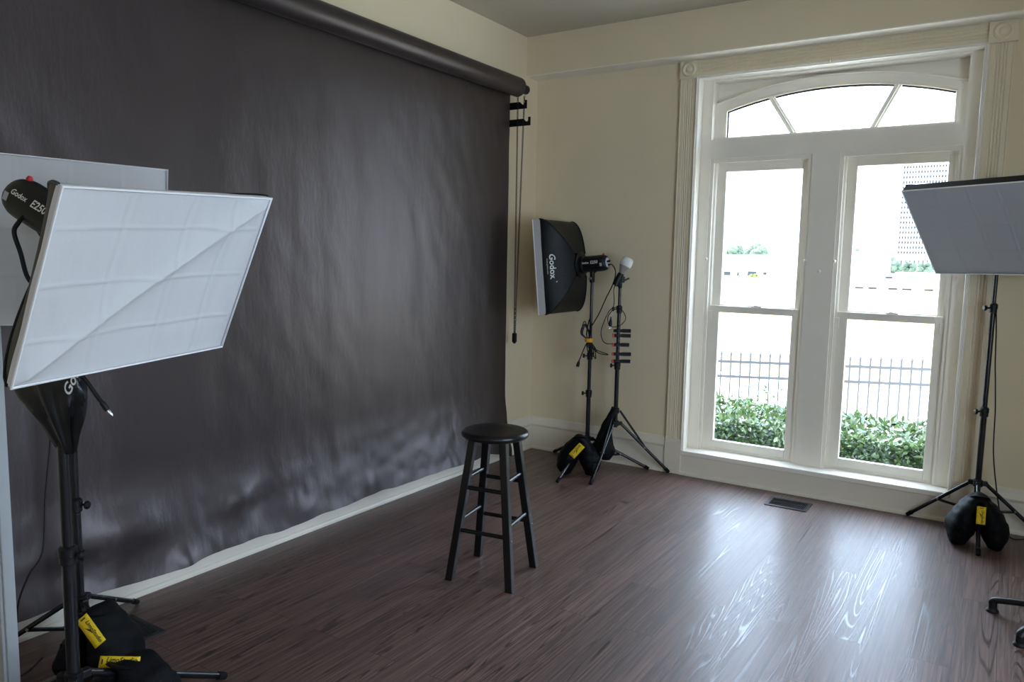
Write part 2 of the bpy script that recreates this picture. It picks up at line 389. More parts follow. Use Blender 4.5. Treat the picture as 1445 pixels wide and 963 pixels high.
# inner bead around the opening
mb = MB()
for r_, dx in ((.006,0),(.005,.010)):
    mb.tube([(1.330+dx,-.028+dx*.6,.185),(1.330+dx,-.028+dx*.6,2.872)], r_, 8); mb.tube([(3.066-dx,-.028+dx*.6,.185),(3.066-dx,-.028+dx*.6,2.872)], r_, 8)
    mb.tube([(1.330,-.028+dx*.6,2.872-dx),(3.066,-.028+dx*.6,2.872-dx)], r_, 8)
mb.box((1.324,-.026,.185),(1.335,0,2.872)).box((3.062,-.026,.185),(3.074,0,2.872)).box((1.335,-.027,2.868),(3.062,0,2.876))
mb.build('inner_bead', M['white'], win, smooth=40)
# jamb lining
F = .09       # depth of the flat frame face
MB().box((1.322,0,.185),(1.340,.24,2.872)).box((3.057,0,.185),(3.075,.24,2.872)).box((1.335,0,2.864),(3.062,.24,2.880)).build('jamb_lining', M['white'], win, smooth=0)
# frame: side stiles, mullion, transom bar, head
LX0, LX1, RX0, RX1 = 1.412, 2.108, 2.285, 2.978
Z0, Z1, TZ0, TZ1 = .185, 2.315, 2.445, 2.852
mb = MB().box((1.340,F,.185),(LX0,.24,2.864)).box((RX1,F,.185),(3.057,.24,2.864)).box((LX1,F,.185),(RX0,.24,TZ0))
mb.box((LX0,F,Z1),(LX1,.24,TZ0)).box((RX0,F,Z1),(RX1,.24,TZ0)).box((LX0,F,TZ1),(RX1,.24,2.864))
mb.build('window_frame', M['white'], win, smooth=0)
# stool board (sill) and apron panel
MB().box((1.326,-.036,.150),(3.062,.26,.185)).build('window_sill', M['white'], win, smooth=0, bevel=.006)
mb = MB().box((1.328,-.020,.0),(3.070,0,.152)); poly = [V((1.328,-a,h)) for a, h in [(.02,0),(.038,0),(.036,.012),(.030,.022),(.02,.028)]]
mb.prism(poly, (1.742,0,0)); mb.build('apron_panel', M['base'], win, smooth=0)
# transom: arched panel + glass + muntins
AX, AR = 2.2, 2.52
def arcz(x, top): return top - (AR - math.sqrt(max(0, AR*AR-(x-AX)**2)))
GX0, GX1, GZ = 1.482, 2.924, 2.467
def arch_panel(y0, y1, x0, x1, top_fn, bot_fn, n=40):
    mb = MB(); vs = []
    for i in range(n+1):
        x = x0+(x1-x0)*i/n
        vs += [(x,y0,bot_fn(x)),(x,y0,top_fn(x)),(x,y1,bot_fn(x)),(x,y1,top_fn(x))]
    fs = []
    for i in range(n):
        a, b = 4*i, 4*(i+1); fs += [(a,b,b+1,a+1),(a+2,a+3,b+3,b+2),(a,a+2,b+2,b),(a+1,b+1,b+3,a+3)]
    fs += [(0,1,3,2),(4*n,4*n+2,4*n+3,4*n+1)]
    return mb.add(vs, fs)
mbp = arch_panel(.205,.24,LX0,RX1,lambda x: TZ1+.003,lambda x: arcz(x,2.825))           # spandrel board
mbp.build('spandrel_panel', M['white'], win, smooth=20)
mb = arch_panel(.158,.24,LX0,RX1,lambda x: arcz(x,2.828),lambda x: arcz(x,2.765))       # arched rail
mb.box((LX0,.159,TZ0),(GX0,.239,arcz(GX0,2.80))).box((GX1,.159,TZ0),(RX1,.239,arcz(GX1,2.80))).box((LX0,.150,TZ0-.002),(RX1,.24,GZ))
mb.build('transom_sash', M['white'], win, smooth=20)
MB().tube([(LX0+(RX1-LX0)*i/36,.156,arcz(LX0+(RX1-LX0)*i/36,2.828)) for i in range(37)], .0065, 8).build('arch_bead', M['white'], win, smooth=40)
mb = MB(); mb.tube([(GX0+.004+(GX1-GX0-.008)*i/30,.166,arcz(GX0+(GX1-GX0)*i/30,2.762)) for i in range(31)], .008, 8)
for xx in (GX0+.004, GX1-.004): mb.tube([(xx,.166,GZ),(xx,.166,arcz(xx,2.762))], .008, 8); mb.build('glazing_bead', M['white'], win, smooth=40)
mb = MB(); mb.tube([(GX0+.003+(GX1-GX0-.006)*i/30,.222,arcz(GX0+(GX1-GX0)*i/30,2.758)) for i in range(31)], .007, 8)
for xx in (GX0+.003, GX1-.003): mb.tube([(xx,.222,GZ),(xx,.222,arcz(xx,2.756))], .007, 8)
mb.build('glass_edge_shade', M['rubber'], win, smooth=40)  # black line standing for the shadow gap and shaded storm frame
for (a, b) in (((1.960,GZ-.004),(1.788,arcz(1.788,2.768))),((2.456,GZ-.004),(2.592,arcz(2.592,2.768)))):
    MB().bar((a[0],.190,a[1]),(b[0],.190,b[1]),.040,.030,(0,1,0)).bar((a[0],.170,a[1]),(b[0],.170,b[1]),.016,.020,(0,1,0)).build('muntin', M['white'], win, smooth=0, bevel=.003)
arch_panel(.208,.212,GX0-.01,GX1+.01,lambda x: arcz(x,2.775),lambda x: GZ-.01).build('transom_pane', M['glass'], win, smooth=0)
# double-hung sashes
def sash(name, x0, x1, z0, z1, y, gx0, gx1, gz0, gz1):
    mb = MB(); t = .036
    mb.box((x0,y,z0),(gx0,y+t,z1)).box((gx1,y,z0),(x1,y+t,z1)).box((gx0,y,z0),(gx1,y+t,gz0)).box((gx0,y,gz1),(gx1,y+t,z1))
    o = mb.build(name, M['white'], win, smooth=0, bevel=.003)
    MB().box((gx0-.004,y+.016,gz0-.004),(gx1+.004,y+.020,gz1+.004)).build('pane', M['glass'], o, smooth=0)
    return o
for (x0, x1, first) in ((LX0, LX1, True), (RX0, RX1, False)):
    mb = MB()                                          # blind stops and jamb liners
    mb.box((x0,F+.012,Z0),(x0+.022,.128,Z1)).box((x1-.022,F+.012,Z0),(x1,.128,Z1)).box((x0+.022,F+.014,Z1-.030),(x1-.022,.128,Z1))
    mb.box((x0,.128,Z0),(x0+.036,.23,Z1)).box((x1-.036,.128,Z0),(x1,.23,Z1)).box((x0+.036,.168,Z1-.045),(x1-.036,.23,Z1)).box((x0+.022,.125,Z0-.01),(x1-.022,.24,Z0+.018))
    mb.build('jamb_liner', M['white'], win, smooth=0)
    g0, g1 = x0+.102, x1-.080
    up = sash('upper_sash', x0+.034, x1-.034, 1.235, Z1-.04, .172, g0-.006, g1+.006, 1.270, 2.226)
    lo = sash('lower_sash', x0+.030, x1-.030, Z0+.014, 1.262, .130, g0, g1, .262, 1.214)
    c = V(((x0+x1)/2+.02,.150,1.263))
    MB().box((c.x-.035,.134,1.262),(c.x+.035,.168,1.270)).lathe(c+V((0,0,.006)),(0,0,1),[(.013,0),(.013,.006),(.004,.010)],14).bar(c+V((-.02,-.006,.010)),c+V((.026,.004,.012)),.010,.006).build('sash_lock', M['white'], lo, smooth=30)
    for xx in ((x0+.036,) if first else (x0+.036, x1-.036)):     # tilt-latch housings
        MB().box((xx-.016,.122,1.150),(xx+.016,.132,1.222)).build('tilt_latch', M['white'], lo, smooth=0, bevel=.003)
    if not first:
        for xx, s in ((g0+.004,1),(g1-.004,-1)):                  # little square wire pulls seen against the glass
            a, b, zt, zb = xx, xx+s*.032, 1.212, 1.178
            MB().tube([(a,.128,zb),(b,.128,zb),(b,.128,zt)], .0022, 6).build('sash_pull', M['steel'], lo, smooth=40)
    for zz in (1.60,):                                            # small knobs on the stops
        for xx in (x0+.004, x1-.004):
            MB().lathe((xx,F-.003,zz),(0,-1,0),[(.010,-.004),(.010,.004),(.005,.010),(.001,.011)],12).build('stop_screw', M['white'], win, smooth=40)
for q in ((2.196,F,1.53),): MB().lathe(q,(0,-1,0),[(.012,-.002),(.012,.004),(.006,.010),(.001,.011)],14).build('mullion_knob', M['white'], win, smooth=40)
q = V((2.212,-.03,2.876)); MB().box((q.x-.009,-.034,2.862),(q.x+.009,-.024,2.900)).tube(spline([q+V((0,-.006,.016)),q+V((0,-.022,.012)),q+V((0,-.024,-.006)),q+V((0,-.012,-.010))],5),.003,8).build('curtain_hook', M['trim'], win, smooth=40)

# ------------------------------------------------------------------ floor registers
def register(x0, x1, y0, y1, label, nsl):
    t = thing('floor_register', ((x0+x1)/2,(y0+y1)/2,0), label, 'floor vent')
    mb = MB(); e = .022
    mb.box((x0,y0,.0),(x1,y0+e,.006)).box((x0,y1-e,0),(x1,y1,.006)).box((x0,y0+e,0),(x0+e,y1-e,.006)).box((x1-e,y0+e,0),(x1,y1-e,.006))
    mb.build('frame', M['register'], t, smooth=0, bevel=.002)
    MB().box((x0+e,y0+e,.0003),(x1-e,y1-e,.0012)).build('duct_opening', M['void'], t, smooth=0)
    g = MB(); W = x1-x0-2*e
    for k in range(nsl): xx = x0+e+W*(k+.5)/nsl; g.obox((xx,(y0+y1)/2,.0035),(.8,0,.6),(0,1,0),(-.6,0,.8),.0058,y1-y0-2*e,.0012)
    for k in range(3): yy = y0+e+(y1-y0-2*e)*k/2; g.box((x0+e,yy-.002,.002),(x1-e,yy+.002,.0055))
    g.build('louvres', M['register'], t, smooth=0)
register(2.036, 2.300, -.366, -.168, 'black slotted metal floor vent below the window', 24)
register(.165, .425, -3.705, -3.578, 'black floor vent beside the white baseboard at the lower left', 24)

# ------------------------------------------------------------------ paper backdrop
bd = thing('paper_backdrop', (.05,-2.25,0), 'wide black paper backdrop hanging from a roll on the left wall', 'backdrop')
PY0, PY1 = -.478, -4.03
def bottom_flare(y):        # how far the foot of the paper stands out
    return .075 + .03*nz(y*1.3,3.1) + .03*max(0, 1-abs(y+3.3)/.5)
def paper(u, v):
    y = PY0 + (PY1-PY0)*u; e = min(1, min(u, 1-u)*18)
    zb = .125 + .012*nz(y*2.2,7.7) + (.02*nz(y*6,1.7))*.5
    if u < .10: zb -= .085*(1-u/.10)**1.5
    z = 2.81 + (zb-2.81)*v
    x = .052
    x += .0035*nz(y*5.5, z*1.1, 4) + .006*nz(y*1.4+z*.5, z*.7, 9) + .0022*nz(y*9+z*3, z*4, 2)
    h = max(0, min(1, (.62-z)/(.62-.10)))
    x += bottom_flare(y)*(h*h*(1.25-.25*h))
    k = max(0, min(1, (.62-z)/.3))
    # dents and creases in the foot
    for cy, cz, ry, rz, a in ((-3.55,.36,.26,.13,.040),(-3.80,.20,.16,.15,-.030),(-2.93,.34,.12,.10,.030),(-2.82,.27,.13,.12,-.022),(-3.28,.14,.08,.08,.025),(-2.55,.18,.10,.06,.014),(-2.0,.2,.09,.07,.012)):
        d = ((y-cy)/ry)**2 + ((z-cz)/rz)**2
        if d < 4: x += a*math.exp(-d*1.4)
    x += k*(.006*nz(y*7, z*9, 5) + .004*abs(nz(y*13, z*11, 8)))
    return V((max(x, .034 if z < .28 else .010), y, z))
MB().grid(paper, 260, 150).build('paper_sheet', M['paper'], bd, smooth=80)
RC = V((.122,0,2.838)); RR = .070
mb = MB().tube([(RC.x,PY0-.0,RC.z),(RC.x,PY1,RC.z)], RR, 48)
mb.build('paper_roll', M['paper'], bd, smooth=50)
MB().lathe((RC.x,PY0-.02,RC.z),(0,1,0),[(.040,0),(.040,.060),(.034,.062),(.034,.132),(.028,.140),(.001,.141)],24).build('roll_end_plug', M['plastic'], bd, smooth=40)
MB().lathe((RC.x,PY1+.02,RC.z),(0,-1,0),[(.034,0),(.034,.028),(.024,.056),(.001,.057)],24).build('roll_end_plug', M['plastic'], bd, smooth=40)

br = thing('backdrop_bracket', (0,-.43,2.6), 'black wall bracket with hooked arms beside the end of the backdrop roll', 'bracket')
MB().box((0,-.465,2.50),(.006,-.405,2.90)).build('wall_plate', M['black_metal'], br, smooth=0, bevel=.002)
def hook_arm(z, L):
    a = [(0,-.026),(L-.045,-.026),(L,-.026),(L,.036),(L-.020,.036),(L-.020,.012),(L-.028,.004),(L-.040,.006),(L-.062,.026),(0,.026)]
    MB().prism([V((x,-.433,z+dz)) for x, dz in a], (0,.006,0)).build('hook_arm', M['black_metal'], br, smooth=0, bevel=.001)
hook_arm(2.715, .172); hook_arm(2.590, .206)
MB().box((.0,-.433,2.80),(.10,-.427,2.85)).build('hook_arm', M['black_metal'], br, smooth=0)

ch = thing('pull_chain', (.12,-.43,.95), 'looped dark bead chain hanging beside the right edge of the backdrop', 'chain')
mb = MB()
def strand(a, b):
    a, b = V(a), V(b); n = int((b-a).length/.0165)
    for i in range(n):
        p = a.lerp(b, (i+.5)/n); L = .0065
        if i % 2: mb.tube([p+V((0,.0062*math.cos(t),L*1.35*math.sin(t))) for t in [2*PI*k/8 for k in range(8)]], .0023, 5, closed=True)
        else: mb.tube([p+V((.0062*math.cos(t),0,L*1.35*math.sin(t))) for t in [2*PI*k/8 for k in range(8)]], .0023, 5, closed=True)
strand((.105,-.452,2.78), (.118,-.462,1.0)); strand((.150,-.432,2.78), (.122,-.458,1.0))
mb.build('chain', M['black_metal'], ch, smooth=40)
MB().box((.106,-.474,.935),(.134,-.446,1.005)).lathe((.12,-.46,.925),(0,0,1),[(.006,0),(.012,.004),(.012,.012)],12).build('chain_weight', M['plastic'], ch, smooth=30, bevel=.003)

# ------------------------------------------------------------------ stool
st = thing('bar_stool', (1.200,-2.300,0), 'black wooden round-seat bar stool standing alone on the floor', 'stool')
sc_ = V((1.199,-2.290,0))
MB().lathe(sc_+V((0,0,.700)),(0,0,1),[(.02,0),(.150,0),(.160,.004),(.166,.012),(.167,.020),(.164,.029),(.157,.035),(.147,.037),(.09,.035),(.001,.034)],64).build('seat', M['stool'], st, smooth=50)
feet = [V((1.072,-2.482,0)), V((1.392,-2.430,0)), V((1.330,-2.108,0)), V((1.012,-2.158,0))]
cf = sum(feet, V((0,0,0)))/4
tops = [sc_ + (f-cf)*.50 + V((0,0,.702)) for f in feet]
def legp(i, z): return feet[i].lerp(tops[i], z/.702)
for i in range(4):
    a, b = feet[i], tops[i]; ex = (feet[(i+1) % 4]-feet[i]).normalized(); ey = V((-ex.y,ex.x,0)); w = .0185
    mbl = MB(); vs = [a+ex*(sx*w)+ey*(sy*w) for sx, sy in ((-1,-1),(1,-1),(1,1),(-1,1))] + [b+ex*(sx*w)+ey*(sy*w) for sx, sy in ((-1,-1),(1,-1),(1,1),(-1,1))]
    mbl.add(vs, [(0,3,2,1),(4,5,6,7),(0,1,5,4),(1,2,6,5),(2,3,7,6),(3,0,4,7)])
    L = mbl.build('leg', M['stool'], st, smooth=0, bevel=.003)
    if i in (1, 2):
        sd = (feet[1]-feet[0]).normalized()
        MB().lathe(legp(i,.235)+sd*.018, sd, [(.006,-.004),(.006,.003),(.001,.005)], 10).build('screw', M['steel'], L, smooth=40)
for i, zs in ((0,(.25,.46)),(2,(.25,.46)),(1,(.295,.505)),(3,(.295,.505))):
    for z in zs: MB().tube([legp(i,z), legp((i+1) % 4,z)], .0105, 16).build('rung', M['stool'], st, smooth=40)

# ------------------------------------------------------------------ studio kit
def axes(az, t, roll=0):
    n = V((math.cos(az)*math.cos(t), math.sin(az)*math.cos(t), -math.sin(t)))
    X = V((0,0,1)).cross(n).normalized(); Y = n.cross(X)
    return X*math.cos(roll)+Y*math.sin(roll), -X*math.sin(roll)+Y*math.cos(roll), n

def softbox(label, cen, X, Y, n, W, H, D, folds, diag, seed, lip=.055, logo=None, pw=1.3, rimm='rim', dm='diff'):
    cen = V(cen); ring = cen - n*D
    t = thing('softbox', ring, label, 'softbox')
    r = .085
    def half(tt): g = 1-tt**pw; return r+(W/2-r)*g, r+(H/2-r)*g
    def side(k, u, tt, off=0):
        """point on side k (0 right,1 top,2 left,3 bottom), u -1..1 along the edge"""
        a, b = half(tt); sag = .05*(1-u*u)*math.sin(PI*min(1,tt*1.05))*min(W,H)*.5
        if k == 0: p = X*(a-sag+off)+Y*(u*b)
        elif k == 1: p = Y*(b-sag+off)-X*(u*a)
        elif k == 2: p = -X*(a-sag+off)-Y*(u*b)
        else: p = -Y*(b-sag+off)+X*(u*a)
        return cen - n*(lip + (D-lip)*tt) + p
    mb = MB()
    for k in range(4): mb.grid(lambda uu, vv: side(k, uu*2-1, vv), 14, 14)
    sh = mb.build('fabric_shell', M['shell'], t, smooth=30)
    for k in range(4): MB().tube([side(k, 1, i/12, .001) for i in range(13)], .005, 6).build('rib_sleeve', M['shell'], t, smooth=40)
    def edge(k, u, d):
        a, b = W/2, H/2
        return cen - n*d + (X*a+Y*(u*b), Y*b-X*(u*a), -X*a-Y*(u*b), -Y*b+X*(u*a))[k]
    mb = MB()
    for k in range(4): mb.grid(lambda uu, vv: edge(k, uu*2-1, (lip+.004)*(1-vv)) + n*.004*nz(uu*5+k*7+seed, vv*2, 3), 16, 4)
    mb.build('rim', M[rimm], t, smooth=30)
    mb = MB(); mb.tube([edge(0,-1,0), edge(0,1,0), edge(2,-1,0), edge(2,1,0)], .0042, 8, closed=True)
    mb.build('edge_piping', M['welt'], t, smooth=40)
    random.seed(seed); fx, fy = folds
    def diffuse(u, v):
        x, y = u*2-1, v*2-1; h = -.012*(1-x*x)*(1-y*y)
        for f in fx:
            d = (x - f - .018*nz(y*2+seed, f*3))*W/2; h += .0034*math.exp(-(d/.0042)**2) - .0014*math.exp(-((d-.012)/.014)**2)
        for f in fy:
            d = (y - f - .018*nz(x*2+seed, f*3+9))*H/2; h += .0030*math.exp(-(d/.0042)**2) - .0010*math.exp(-((d+.012)/.014)**2)
        if diag:
            d = (y - x*diag)*min(W,H)*.36; h += .020*math.exp(-abs(d)/.022)
        h += .003*nz(x*2, y*2, seed) + .0009*nz(x*9, y*3, seed+3)
        e = min(1, (1-max(abs(x),abs(y)))*14)
        return cen - n*.006 + X*(x*W/2) + Y*(y*H/2) + n*(h*e)
    mb = MB().grid(diffuse, 130, 100); mb.build('diffuser', M[dm], t, smooth=80)
    MB().lathe(ring+n*.012, -n, [(.060,0),(.092,0),(.096,.006),(.096,.020),(.088,.026),(.060,.026)], 36, X, cap=False).build('speed_ring', M['black_metal'], t, smooth=40)
    if logo:
        lg, sub, k = logo
        def put(txt, size, along, tt0, bold=0, sp=1):
            vs, fs = glyphs(txt, size, bold, 0, sp); a = H/2 if k in (0,2) else W/2
            LT = D-lip; q = [side(k, -(along + x)/half(tt0)[1], tt0 + y/(LT*1.22), .0025) for x, y in vs]
            return MB().add(q, fs)
        put('Godox', lg, .0, .36, .0012, 1.02).build('lettering', M['print'], sh, smooth=0)
        put('www.godox.com', sub, .0, .20, .0).build('lettering', M['print'], sh, smooth=0)
        vs = [(.0042*math.cos(a*PI/5), .0042*math.sin(a*PI/5)) for a in range(10)]
        LT = D-lip; MB().add([side(k, -(.118+x)/half(.44)[1], .47+y/LT, .0025) for x, y in vs], [tuple(range(10))]).build('lettering', M['print'], sh, smooth=0)
    return t, ring

def strobe(label, ring, n, X, Y, pole_top, textside=1, L=.235, txt=True, sensor=True):
    """monolight: body behind the speed ring, yoke down to the stand spigot"""
    A = -n; t = thing('studio_strobe', ring, label, 'studio light'); R = .060
    o0 = ring + A*.016
    prof = [(.050,0),(.066,0),(.066,.022),(R,.026),(R*1.0,L*.80),(R*.97,L*.88),(R*.86,L*.96),(R*.70,L*.995),(R*.66,L),(.001,L)]
    MB().lathe(o0, A, prof, 40, X).build('body', M['plastic'], t, smooth=45)
    body = t.children[0]
    MB().lathe(o0+A*(L-.004), A, [(R*.62,0),(R*.62,.006),(R*.56,.009),(.001,.009)], 30).build('control_panel', M['greyprint'], t, smooth=40)
    mb = MB()
    for i in range(3): a = i*2.1+.4; mb.lathe(o0+A*(L+.004)+X*(.018*math.cos(a))+Y*(.018*math.sin(a)), A, [(.008,0),(.007,.010),(.001,.011)], 12)
    mb.build('dial', M['plastic'], t, smooth=40)
    if sensor: MB().lathe(o0+A*(L*.86)+Y*(R*.93), Y, [(.009,-.006),(.009,.008),(.006,.014),(.001,.015)], 14).build('slave_sensor', M['red'], t, smooth=40)
    # yoke
    pt = V(pole_top); mid = o0+A*(L*.42)
    d = V((0,0,-1)); foot = V((pt.x, pt.y, pt.z))
    mb = MB().prism([mid+X*s*.0+A*a+d*b for s, a, b in ()] or [mid+A*.050+d*.040-X*.018, mid-A*.040+d*.040-X*.018, foot+V((0,0,.05))-A*.018-X*.018, foot+V((0,0,.05))+A*.018-X*.018], X*.036)
    mb.lathe(foot+V((0,0,-.045)), (0,0,1), [(.017,0),(.019,.004),(.019,.090),(.022,.094),(.022,.110),(.010,.112)], 20)
    mb.build('yoke', M['plastic'], t, smooth=35)
    MB().bar(foot+V((0,0,.03))+A*.014, foot+V((0,0,.085))+A*.105, .014,.018).build('tilt_handle', M['plastic'], t, smooth=0, bevel=.004)
    MB().lathe(foot+V((0,0,-.015))+X*textside*.017, X*textside, [(.005,0),(.005,.012),(.012,.014),(.012,.024),(.001,.025)], 14).build('lock_knob', M['steel'], t, smooth=40)
    if txt:
        tx, ang, ysg = txt
        def oncyl(s, size, along, bold=0):
            vs, fs = glyphs(s, size, bold); q = []
            for x, y in vs:
                a = ang + ysg*y/R; q.append(o0 + A*(along - x*tx) + (X*math.cos(a)+Y*math.sin(a))*(R+.0012))
            return MB().add(q, fs)
        oncyl('Godox', .022, L*(.68 if tx > 0 else .24), .0003).build('lettering', M['print'], body, smooth=0)
        oncyl('E250', .030, L*(.34 if tx > 0 else .60), .0006).build('lettering', M['print'], body, smooth=0)
        q = []
        for x, y in ((-.009,-.012),(.009,-.012),(.009,.012),(-.009,.012)):
            a = ang + .35*(1 if tx > 0 else -1) + y/R; q.append(o0 + A*(L*.86 + x) + (X*math.cos(a)+Y*math.sin(a))*(R+.0015))
        if tx*0 == 0: MB().add(q, [(0,1,2,3)]).build('spec_sticker', M['greyprint'], body, smooth=0)
    return t

def light_stand(label, c, feet, hub, top, secs, low, inverted=False, footr=.011, polerad=(.0165,.0138,.011), knobdir=(-.89,-.455,0)):
    """c (x,y); feet list of 3 floor points; hub height; secs = collar heights; low = height of brace collar"""
    c = V((c[0],c[1],0)); t = thing('light_stand', c, label, 'light stand'); kd = V(knobdir).normalized()
    zz = [low-.03] + list(secs) + [top]
    for i in range(len(zz)-1):
        r = polerad[min(i,2)]
        MB().tube([c+V((0,0,zz[i]-(.02 if i else 0))), c+V((0,0,zz[i+1]))], r, 20).build('pole' if i == 0 else 'pole_section', M['dark_metal'], t, smooth=40)
    for i, z in enumerate(secs):
        r = polerad[min(i,2)]+.006
        co = MB().lathe(c+V((0,0,z-.03)), (0,0,1), [(r-.004,0),(r,.004),(r,.024),(r+.002,.026),(r+.002,.050),(r-.003,.056),(r-.008,.058)], 20).build('collar', M['plastic'], t, smooth=35)
        MB().tube([c+V((0,0,z))+kd*.012, c+V((0,0,z))+kd*.042], .005, 10).lathe(c+V((0,0,z))+kd*.036, kd, [(.007,0),(.015,.003),(.017,.010),(.013,.017),(.001,.018)], 16).build('lock_knob', M['plastic'], co, smooth=40)
    for z, nm in ((hub,'hub'),(low,'brace_collar')):
        MB().lathe(c+V((0,0,z-.022)), (0,0,1), [(.020,0),(.026,.004),(.026,.040),(.020,.044)], 20).build(nm, M['plastic'], t, smooth=35)
    leg0, brz = (low, hub) if inverted else (hub, low)
    for f in feet:
        f = V((f[0],f[1],0)); d = (f-c).normalized(); s = d.cross(V((0,0,1)))
        a = c + d*.040 + V((0,0,leg0)); b = f + V((0,0,.012)) - d*.004
        mid = a.lerp(b, .50)
        # clevis ears on the collars
        MB().obox(c+d*.033+V((0,0,leg0)), d, s, V((0,0,1)), .034,.026,.028).build('leg_pivot', M['plastic'], t, smooth=0, bevel=.004)
        lg = MB().tube([a, b], footr, 14).build('leg', M['dark_metal'], t, smooth=40)
        MB().tube([b-(b-a).normalized()*.030, b+(b-a).normalized()*.006], [footr*1.25, footr*1.05], 12).build('rubber_foot', M['rubber'], lg, smooth=40)
        MB().lathe(mid+s*(-footr-.004), s, [(.006,0),(.006,2*footr+.008)], 10).build('rivet', M['steel'], lg, smooth=40)
        MB().bar(c+d*.030+V((0,0,brz)), mid+V((0,0,-.006 if not inverted else .006)), .016,.007, s).build('brace', M['dark_metal'], t, smooth=0, bevel=.002)
    return t

def sandbag(label, c, yaw, w, h, depth, seed, lab=None, squash=1.0, tilt=0):
    """saddle bag: two filled lobes hanging from a strap bridge"""
    c = V(c); ex = V((math.cos(yaw),math.sin(yaw),0)); ey = V((-ex.y,ex.x,0)); t = thing('sandbag', c, label, 'sandbag')
    half = [(-.27,.04,.12,.34),(-.285,.18,.205,.46),(-.265,.36,.235,.50),(-.20,.55,.215,.48),(-.125,.74,.165,.40),(-.05,.90,.085,.33)]
    prof = half + [(0,.945,.060,.32)] + [(-p[0],)+p[1:] for p in reversed(half)]
    P = spline([(a*w,0,b*h) for a, b, _, _ in prof], 5)
    R = spline([(p[2]*w,p[3]*depth,0) for p in prof], 5)
    n = 36; mb = MB(); vs = []; N = len(P)
    for i in range(N):
        T = (P[min(i+1,N-1)]-P[max(i-1,0)]).normalized(); Nn = V((-T.z,0,T.x))
        for k in range(n):
            a = 2*PI*k/n; ca, sa = math.cos(a), math.sin(a)
            q = P[i] + Nn*(R[i].x*ca) + V((0,R[i].y*math.copysign(abs(sa)**.85, sa),0))
            q += (Nn*ca+V((0,sa,0)))*(.012*nz(q.x*9+seed, q.y*9, q.z*9) + .010*nz(q.x*16+seed, q.y*16, q.z*34))
            q.z = max(q.z, 0.001)
            vs.append(c + ex*q.x + ey*q.y + V((0,0,q.z)))
    fs = [(i*n+k, i*n+(k+1) % n, (i+1)*n+(k+1) % n, (i+1)*n+k) for i in range(N-1) for k in range(n)]
    fs += [tuple(reversed(range(n))), tuple((N-1)*n+k for k in range(n))]
    mb.add(vs, fs); body = mb.build('bag_body', M['nylon'], t, smooth=60)
    MB().tube(spline([c+ex*(-w*.13)+V((0,0,h*.90)), c+ex*(-w*.08)-ey*(depth*.28)+V((0,0,h*.99)), c+ex*(w*.08)-ey*(depth*.28)+V((0,0,h*.99)), c+ex*(w*.13)+V((0,0,h*.90))],6), [(.004,.014)]*19, 8).build('carry_strap', M['nylon'], t, smooth=40)
    MB().tube([c+ex*x*w+V((0,-1,0))*0-ey*(depth*.47*(.72+.3*abs(x)))+V((0,0,z*h)) for x, z in ((-.30,.62),(-.32,.5),(-.33,.38))], .0035, 6).build('zip_seam', M['rubber'], t, smooth=40)
    if lab: label_patch(t, *lab)
    return t
def label_patch(parent, c, U, Wv, L, H, bend=.0):
    """yellow woven label; U reading direction, Wv letter-up direction"""
    c, U = V(c), V(U).normalized(); Wv = V(Wv); Wv = (Wv-U*Wv.dot(U)).normalized(); N = U.cross(Wv)
    def P(x, y, o=0): return c + U*x + Wv*y + N*(o + .004 - bend*(x/(L/2))**2)
    lb = MB().grid(lambda u, v: P((u-.5)*L, (v-.5)*H), 12, 3).build('label', M['yellow'], parent, smooth=60, solid=.0012)
    lb['label'] = 'yellow label'
    vs, fs = glyphs('LimoStudio', L*.165, .0004, .25)
    MB().add([P(x+L*.06, y+H*.16, .0014) for x, y in vs], fs).build('lettering', M['ink'], lb, smooth=0)
    sw = [(-.20,-.30),(-.05,.02),(.10,.02),(-.02,-.10),(-.08,-.16)]
    MB().add([P(x*L, y*H, .0014) for x, y in sw], [tuple(range(5))]).build('swoosh_mark', M['ink'], lb, smooth=0)
    MB().add([P(x*L, y*H, .0014) for x, y in ((-.44,-.20),(-.40,-.20),(-.40,.22),(-.44,.22))], [(0,1,2,3)]).build('lettering', M['ink'], lb, smooth=0)
def cord(label, pts, r=.0035, name='power_cord', cat='cord', n=8, closed=False):
    t = thing(name, V(pts[0]), label, cat)
    MB().tube(spline(pts, n), r, 8).build('cable', M['cable'], t, smooth=50)
    return t
def plug(t, a, b, m='plastic'):
    a, b = V(a), V(b); d = (b-a).normalized(); L = (b-a).length; s = d.orthogonal().normalized()
    MB().lathe(a, d, [(.004,0),(.006,L*.2),(.011,L*.35),(.013,L*.6),(.013,L*.75),(.010,L*.78)], 14).build('plug', M['plastic'], t, smooth=40)
    MB().tube([b-d*L*.24+s*.006, b+s*.006], .0022, 8).tube([b-d*L*.24-s*.006, b-s*.006], .0022, 8).build('plug_pins', M['steel'], t, smooth=40)

RT = V((.837,.547,0)).normalized()          # towards the right as seen from the doorway
